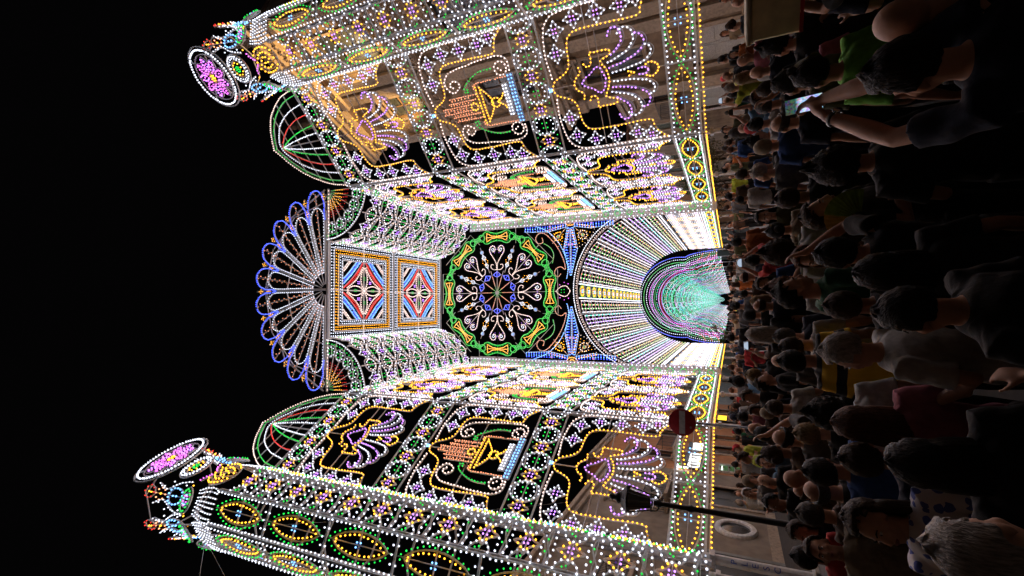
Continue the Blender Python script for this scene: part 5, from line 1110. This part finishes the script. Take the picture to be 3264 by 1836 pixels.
# the rest of the crowd
GRP = 'people further back in the crowd'
hk = ['short']*7+['crop']*4+['long']*5+['curly', 'bun', 'bun', 'bald', 'bald', 'fringe', 'cap', 'cap']; hcs = ['black']*5+['brown']*5+['grey']*2+['white', 'blonde', 'blonde', 'auburn']; shs = ['navy', 'black', 'white', 'white', 'grey', 'grey', 'blue', 'red', 'beige', 'olive', 'sky', 'pink', 'orange', 'lime', 'black', 'navy', 'brown', 'emerald', 'black', 'navy', 'brown', 'black', 'brown', 'grey', 'olive', 'black']
HW = dict(short='short %s hair', crop='cropped %s hair', long='long %s hair', curly='%s curls', bun='a %s bun', bald='a bald head', fringe='a %s fringe', cap='a %s cap')
KEEP = [(-8.98, 12.79, 1.9), (10.91, 14.82, 1.9), (-7.62, 13.35, 0.4)]+[(s*5.5, y, 0.45) for s in (-1, 1) for y in (19.65, 25.4, 31.1, 37.3, 43.3, 49.3, 55.2)]
rd = random.Random(11); cnt = 0
def try_place(x, y, gap):
    if any((x-a)**2+(y-b)**2 < (r+gap)**2 for a, b, r in SPOTS): return False
    return not any((x-a)**2+(y-b)**2 < (r+0.3)**2 for a, b, r in KEEP)
tries = 0
while cnt < 250 and tries < 12000:
    tries += 1; t = rd.random(); y = 3.4+t**1.6*29 if rd.random() < 0.86 else rd.uniform(25, 62); half = min(0.86*y+1.0, 10.2 if y < 19 else 9.0); x = rd.uniform(-half-0.6, half-1.2)
    if y < 5.5 and abs(x+1.0) < 0.25: continue
    d_ = math.hypot(x-CAM.x, y)
    azd = math.degrees(math.atan2(x-CAM.x, y))
    if d_ < 4.8 or (-25.5 < azd < -20.8 and d_ > 5.5): continue
    if not try_place(x, y, 0.02 if d_ < 9 else 0.06): continue
    r = rd.random(); yaw = rd.uniform(-28, 28) if r < 0.62 else (rd.uniform(140, 220) if r < 0.84 else rd.choice((-1, 1))*rd.uniform(60, 110)); h = rd.choice(hk); hc = rd.choice(hcs); sh = rd.choice(shs); pose = rd.choice(['stand', 'stand', 'side', 'level', 'fold', 'onearm' if rd.random() < 0.25 else 'stand', 'phone' if rd.random() < 0.35 else 'level'])
    if pose == 'phone' and d_ < 7: pose = 'stand'
    if h == 'cap': hc = rd.choice(['white', 'navy', 'red', 'beige'])
    far = 'well back' if d_ < 12 else ('by the light walls' if d_ < 24 else 'under the arches')
    lb = 'person with %s in a %s shirt %s%s' % (HW[h] % hc if '%' in HW[h] else HW[h], sh, 'turned back ' if abs(((yaw+180) % 360)-180) > 50 else '', far)
    lb = lb.replace(' a olive', ' an olive').replace(' a orange', ' an orange').replace(' a emerald', ' an emerald').replace(' a auburn', ' an auburn')
    person(x, y, yaw, pose, h, hc, sh, rd.uniform(0.92, 1.06), None, lb, GRP, hi=d_ < 7); cnt += 1
    if pose == 'phone': hold_phone(bpy.context.scene.objects[PN[-1]], lb)
# ================================================================== lantern, sign, parcel, trees
def at_dist(az_deg, D): a = math.radians(az_deg); return CAM.x+D*math.sin(a), CAM.y+D*math.cos(a)
lx, ly = at_dist(-21.7, 10.6); zg = gz(ly); zt = 2+0.142*10.6
lt = empty('street_lantern', (lx, ly, zg), 0.3, 'black iron street lantern, unlit, on a tall post before the light tower', 'street lamp')
lathe('post', lt, IRON, [(0.16, 0), (0.17, 0.25), (0.10, 0.35), (0.085, 0.9), (0.10, 0.95), (0.06, 1.05), (0.05, zt-zg-0.75), (0.075, zt-zg-0.7), (0.05, zt-zg-0.6), (0.045, zt-zg-0.15), (0.08, zt-zg-0.1), (0.05, zt-zg), (0.0, zt-zg)], 14)
hl_ = zt-zg
def frustum(name, parent, m, z0, z1, r0, r1, bars=None):
    bm = bmesh.new(); n = 6
    if bars is None:
        bmesh.ops.create_cone(bm, cap_ends=True, segments=n, radius1=r0, radius2=r1, depth=z1-z0, matrix=Matrix.Translation((0, 0, (z0+z1)/2)))
    else:
        for i in range(n):
            a, b = i*2*PI/n, (i+1)*2*PI/n; c = lambda r, q, z: (r*math.cos(q), r*math.sin(q), z)
            bm_tube(bm, (c(r0, a, z0), c(r1, a, z1)), (bars, bars), 5); bm_tube(bm, (c(r0, a, z0), c(r0, b, z0)), (bars, bars), 5); bm_tube(bm, (c(r1, a, z1), c(r1, b, z1)), (bars, bars), 5)
    me = bpy.data.meshes.new(name); bm.to_mesh(me); bm.free(); me.materials.append(m); return link(name, me, parent)
frustum('cage', lt, IRON, hl_+0.06, hl_+0.50, 0.14, 0.25, 0.014); frustum('glass', lt, mat('lantern_glass', (0.05, 0.06, 0.05), 0.1, spec=0.7, scale=4), hl_+0.08, hl_+0.48, 0.125, 0.232); frustum('hood', lt, IRON, hl_+0.51, hl_+0.66, 0.30, 0.13)
o = lathe('finial', lt, IRON, [(0.11, 0), (0.13, 0.05), (0.07, 0.10), (0.05, 0.14), (0.08, 0.18), (0.03, 0.24), (0.0, 0.26)], 12); o.location = (0, 0, hl_+0.655)
for s in (-1, 1): bm = bmesh.new(); bm_tube(bm, ((s*0.05, 0, hl_-0.12), (s*0.14, 0, hl_-0.05), (s*0.16, 0, hl_+0.07)), (0.016, 0.014, 0.012), 6); me = bpy.data.meshes.new('bracket'); bm.to_mesh(me); bm.free(); me.materials.append(IRON); link('bracket', me, lt)
# no entry sign
sx_, sy_ = at_dist(-12.96, 14.0); szc = 2+0.0923*14.0; st = empty('no_entry_sign', (sx_, sy_, gz(sy_)), math.radians(8), 'round red no entry sign with a white bar on a thin grey post', 'road sign')
hs = szc-gz(sy_); RED = mat('sign_red', (0.30, 0.012, 0.02), 0.45, scale=5); SW = mat('sign_white', (0.6, 0.6, 0.6), 0.45, scale=9)
o = lathe('disc', st, RED, [(0.0, -0.006), (0.345, -0.006), (0.355, 0.0), (0.345, 0.008), (0.0, 0.008)], 40); o.location = (0, -0.06, hs); o.rotation_euler = (PI/2, 0, 0)
boxo('white_bar', st, SW, (-0.30, 0.30, -0.078, -0.070, hs-0.075, hs+0.075)); o = lathe('post', st, mat('galvanised', (0.14, 0.14, 0.15), 0.45, metal=0.6, scale=20), [(0.03, 0), (0.03, hs+0.3), (0.0, hs+0.3)], 12)
p = Part(); p.disc(0, 0, 0.035, n=5, d=0.004); fm, _ = p.data('sticker'); fm.materials.clear(); fm.materials.append(mat('sticker', (0.35, 0.3, 0.32), 0.6, scale=60)); o = link('sticker', fm, st); o.location = (-0.12, -0.074, hs-0.22)
# lit letters on the house front
sg = empty('lit_sign', (LX+0.12, 34.2, 3.95), PI/2, 'sign of lit white capital letters on the orange house front', 'sign')
boxo('backing', sg, DARK, (-3.0, 3.0, 0.0, 0.06, -0.1, 1.1)); [text_on('letter', ch_, sg, (-2.5+0.63*i_, -0.02, 0.12), (PI/2, 0, 0), 1.0, LED, ext=0.02) for i_, ch_ in enumerate('CURTI BAR') if ch_ != ' ']; boxo('lamp', sg, LED, (-3.3, -3.1, -0.1, 0.0, 0.7, 1.5), bevel=0.05)
yb = empty('lit_sign', (LX+0.15, 46.0, 3.0), PI/2, 'small yellow lit shop sign beyond the no entry sign', 'sign'); boxo('box', yb, DARK, (-0.9, 0.9, 0.0, 0.1, -0.4, 0.4)); boxo('face', yb, emit('yellow_sign', (1.0, 0.55, 0.03), 1.2), (-0.85, 0.85, -0.02, -0.002, -0.35, 0.35)); 
# cream box carried above the heads
bx_, by_ = at_dist(31.6, 4.6); bz = 2-0.085*4.6
cb_ = empty('cream_box', (bx_, by_, bz), math.radians(-40), 'cream board box with a red mark and red edge carried above the heads', 'box'); CREAM = mat('cream_board', (0.78, 0.70, 0.45), 0.8, scale=7)
boxo('box', cb_, CREAM, (-0.34, 0.34, -0.2, 0.2, -0.14, 0.20), bevel=0.012); boxo('lid', cb_, mat('cream_lid', (0.58, 0.53, 0.40), 0.8, scale=7), (-0.36, 0.36, -0.22, 0.22, 0.202, 0.235), bevel=0.008); boxo('red_edge', cb_, mat('red_print', (0.4, 0.02, 0.03), 0.6, scale=20), (-0.34, 0.34, -0.208, -0.201, -0.14, -0.115))
p = Part(); p.line(catmull([(-0.02, 0.03), (0.03, 0.06), (0.06, 0.02), (0.02, -0.02), (0.05, -0.06)], 5), w=0.025, d=0.004); fm, _ = p.data('red_mark'); fm.materials.clear(); fm.materials.append(MATS['red_print']); o = link('red_mark', fm, cb_); o.location = (0.08, -0.204, 0.03)
hxp = person(bx_+0.05, by_-0.02, -10, 'phone', 'short', 'black', 'black', 1.0, 1, 'person in black carrying the cream box above the head', G1, hi=True)
# trees
BARK = mat('bark', (0.09, 0.06, 0.04), 0.95, bump=0.6, scale=12)
def leaf_mat(name, c): return mat(name, c, 0.7, scale=3, col2=tuple(v*0.5 for v in c))
def tree(x, y, h, cr, label, lm, n=2600, seed=1):
    t = empty('tree', (x, y, gz(y)), 0, label, 'tree', 'small trees behind the poles'); rr = random.Random(seed); bm = bmesh.new()
    bm_tube(bm, ((0, 0, -0.05), (0.03, 0, h*0.3), (-0.04, 0.03, h*0.55), (0, 0, h*0.85)), (0.13, 0.10, 0.08, 0.03), 8); tips = []
    for i in range(9):
        a = rr.uniform(0, 6.28); z0 = h*rr.uniform(0.35, 0.65); e = Vector((math.cos(a)*cr*rr.uniform(.5, .85), math.sin(a)*cr*rr.uniform(.5, .85), z0+h*rr.uniform(0.1, 0.35))); bm_tube(bm, ((0, 0, z0), e*0.5+Vector((0, 0, z0*0.5+0.05)), e), (0.05, 0.035, 0.012), 6); tips.append(e)
    tips.append(Vector((0, 0, h*0.9))); me = bpy.data.meshes.new('trunk'); bm.to_mesh(me); bm.free(); me.materials.append(BARK); link('trunk', me, t); V = []; F = []
    for i in range(n):
        c0 = rr.choice(tips); r = cr*0.55*rr.random()**0.5; d_ = Vector((rr.gauss(0, 1), rr.gauss(0, 1), rr.gauss(0, 0.8))).normalized()*r; p0 = c0+d_; u = Vector((rr.gauss(0, 1), rr.gauss(0, 1), rr.gauss(0, 1))).normalized(); v = u.cross(Vector((rr.gauss(0, 1), rr.gauss(0, 1), rr.gauss(0, 1)))).normalized(); L = rr.uniform(0.05, 0.10); k = len(V)
        V += [p0-u*L, p0+v*L*0.45, p0+u*L, p0-v*L*0.45]; F.append((k, k+1, k+2, k+3))
    me = bpy.data.meshes.new('crown'); me.from_pydata([tuple(v) for v in V], [], F); me.materials.append(lm); o = link('crown', me, t); o['kind'] = 'stuff'
LG = leaf_mat('leaf_green', (0.06, 0.085, 0.02)); LO = leaf_mat('leaf_olive', (0.09, 0.075, 0.02))
tree(9.0, 33.5, 4.6, 1.5, 'small olive leaved tree beside the low stone house', LO, seed=1); tree(8.6, 41.0, 4.8, 1.6, 'small green tree before the beige house', LG, seed=2); tree(8.8, 48.5, 4.4, 1.5, 'small olive leaved tree before the doors of the beige house', LO, seed=3); tree(-4.6, 62.0, 4.9, 1.2, 'dark round tree under the street arches', LG, seed=4)

dv = M.to_3x3() @ Vector((1, 0, 0)); q = M @ Vector((9.8, 0.4, 0))
house('church_wing', 'lower stone wing of the church behind the tower of its side', q.x, q.y, chrz, 8.0, 13.5, STONE, [(1.2, 2.6, 4.8, 7.4), (1.2, 2.6, 9, 11.4), (4.6, 6.0, 4.8, 7.4)], [(4.4, 6.2, 3.2)], cat='church', z0=gz(14))
